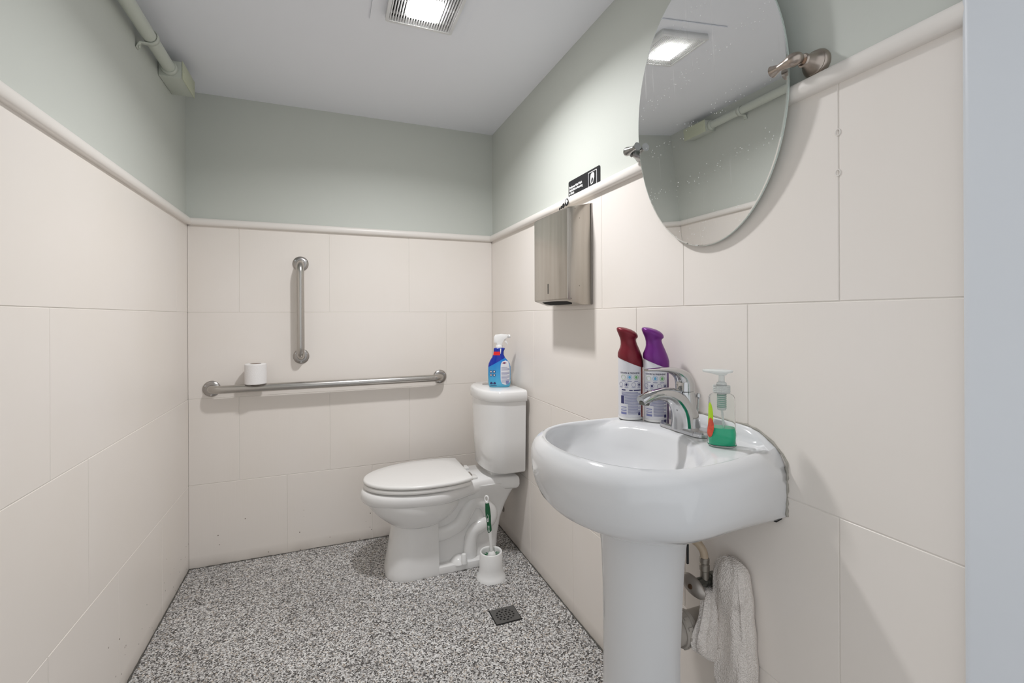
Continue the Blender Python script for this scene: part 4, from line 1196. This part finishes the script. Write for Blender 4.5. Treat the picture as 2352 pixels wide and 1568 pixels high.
mk('screw', xf(lathe([(0.006, 0), (0.005, 0.002), (0.003, 0.0025)], 12), axis_mat((0.8005, VY - 0.0036, VZ - 0.001), (-0.97, -0.2, 0.12))), M['rust'], hn, True)
mk('outlet', lathe([(0.0105, 0.0), (0.0105, 0.020), (0.012, 0.022), (0.012, 0.034), (0.0095, 0.037), (0.0115, 0.040), (0.0115, 0.050), (0.010, 0.052)], 18, (0.848, VY, VZ + 0.006)), M['valve_ferrule'], va, True, angle=30)
mk('supply_hose', tube(smooth_path([(0.848, VY, VZ + 0.054), (0.8465, VY + 0.003, VZ + 0.072), (0.838, VY + 0.012, VZ + 0.089), (0.822, VY + 0.026, VZ + 0.099), (0.802, VY + 0.040, VZ + 0.102), (0.784, VY + 0.048, VZ + 0.104)], 6), 0.0095, 16), M['hose'], va, True)

tv = thing('toilet_supply_valve', 'small dark shutoff valve low on wall behind the toilet', 'valve', (XR, 2.455, 0.125))
mk('escutcheon', xf(lathe([(0.022, 0), (0.022, 0.002), (0.010, 0.007)], 20), axis_mat((XR - 0.0003, 2.455, 0.125), (-1, 0, 0))), M['valve_knob'], tv, True)
mk('body', xf(lathe([(0.008, 0), (0.008, 0.02), (0.011, 0.022), (0.011, 0.045)], 16), axis_mat((XR - 0.004, 2.455, 0.125), (-1, 0, 0))), M['valve_dark'], tv, True)
mk('handle', xf(lathe([(0.006, 0), (0.017, 0.003), (0.018, 0.009), (0.008, 0.012)], 16), axis_mat((XR - 0.052, 2.455, 0.125), (-1, 0, 0)) @ Matrix.Diagonal((0.65, 1, 1, 1))), M['valve_knob'], tv, True)
mk('supply_hose', tube(smooth_path([(XR - 0.038, 2.455, 0.134), (XR - 0.037, 2.456, 0.20), (XR - 0.045, 2.44, 0.30), (XR - 0.07, 2.41, 0.38), (XR - 0.075, 2.40, 0.437)], 5), 0.006, 12), M['pvc'], tv, True)

wp = thing('waste_pipe', 'grey plastic waste pipe between sink pedestal and wall', 'pipe', (XR, 0.905, 0.437))
mk('pipe', xf(lathe([(0.0335, 0), (0.0335, 0.160), (0.030, 0.162)], 32), axis_mat((XR + 0.003, 0.905, 0.437), (-1, 0, 0))), M['pvc'], wp, True)
V, F = lathe([(0.036, 0), (0.0395, 0.003), (0.0395, 0.010), (0.0375, 0.012), (0.0375, 0.014), (0.040, 0.016), (0.040, 0.030), (0.037, 0.033)], 40)
mk('slip_nut', xf((V, F), axis_mat((0.812, 0.905, 0.437), (-1, 0, 0))), M['pvc'], wp, True, angle=25)
rb = []
for k in range(12):
    a = 2 * PI * k / 12
    rb.append(xf(box(-0.003, 0.003, 0.0395, 0.0425, 0.017, 0.029), Matrix.Rotation(a, 4, 'Z')))
mk('nut_ribs', xf(join(*rb), axis_mat((0.812, 0.905, 0.437), (-1, 0, 0))), M['pvc'], wp, True, smooth=False)

tw = thing('towel', 'grubby white terry towel hanging over the shutoff valve', 'towel', (0.885, 0.86, 0.58))
def cloth(rows_, n=44, seed=1):
    """rows: (z, y_near, y_far, x_front, x_back) rounded slabs hanging down"""
    rg = random.Random(seed); rings = []
    ph = [rg.uniform(0, 6.28) for _ in range(6)]
    for z, ya, yb, xa, xb in rows_:
        ring_ = []
        cx, cy = (xa + xb) / 2, (ya + yb) / 2
        for j in range(n):
            a = 2 * PI * j / n
            c, s = math.cos(a), math.sin(a)
            px = (xb - xa) / 2 * abs(c) ** 0.7 * (1 if c > 0 else -1); py = (yb - ya) / 2 * abs(s) ** 0.55 * (1 if s > 0 else -1)
            wv = 0.0022 * math.sin(6 * a + ph[0] + z * 14) + 0.0018 * math.sin(11 * a + ph[1] - z * 22)
            ring_.append((min(cx + px * (1 + wv / 0.02), XR - 0.0008), cy + py + wv * 0.5 + 0.0012 * math.sin(z * 90 + ph[2]), z + 0.0010 * math.sin(9 * a + ph[3])))
        rings.append(ring_)
    return rings
near = [(0.622, 0.832, 0.848, 0.876, 0.888), (0.618, 0.815, 0.860, 0.866, 0.896), (0.608, 0.803, 0.871, 0.860, 0.902), (0.595, 0.796, 0.876, 0.856, 0.905), (0.57, 0.790, 0.878, 0.853, 0.906), (0.53, 0.785, 0.876, 0.851, 0.906), (0.48, 0.780, 0.867, 0.849, 0.906), (0.42, 0.775, 0.867, 0.847, 0.906), (0.36, 0.772, 0.867, 0.846, 0.906), (0.30, 0.770, 0.868, 0.846, 0.906), (0.22, 0.760, 0.868, 0.848, 0.906), (0.16, 0.755, 0.866, 0.850, 0.906), (0.155, 0.758, 0.864, 0.853, 0.905)]
def densify(rows_, k=5):
    out = []
    for a, b in zip(rows_, rows_[1:]):
        for i in range(k):
            out.append(tuple(p + (q - p) * i / k for p, q in zip(a, b)))
    out.append(rows_[-1])
    return out
mk('front_fold', loft(cloth(densify(near), 48, 2)), M['towel'], tw, True, angle=70)
rear = [(0.533, 0.872, 0.890, 0.842, 0.866), (0.52, 0.862, 0.882, 0.832, 0.866), (0.50, 0.854, 0.874, 0.818, 0.864), (0.47, 0.847, 0.869, 0.800, 0.862), (0.43, 0.846, 0.868, 0.788, 0.860), (0.415, 0.846, 0.867, 0.791, 0.860), (0.385, 0.848, 0.866, 0.826, 0.860), (0.378, 0.850, 0.865, 0.838, 0.858)]
mk('back_fold', loft(cloth(densify(rear), 40, 5)), M['towel'], tw, True, angle=70)
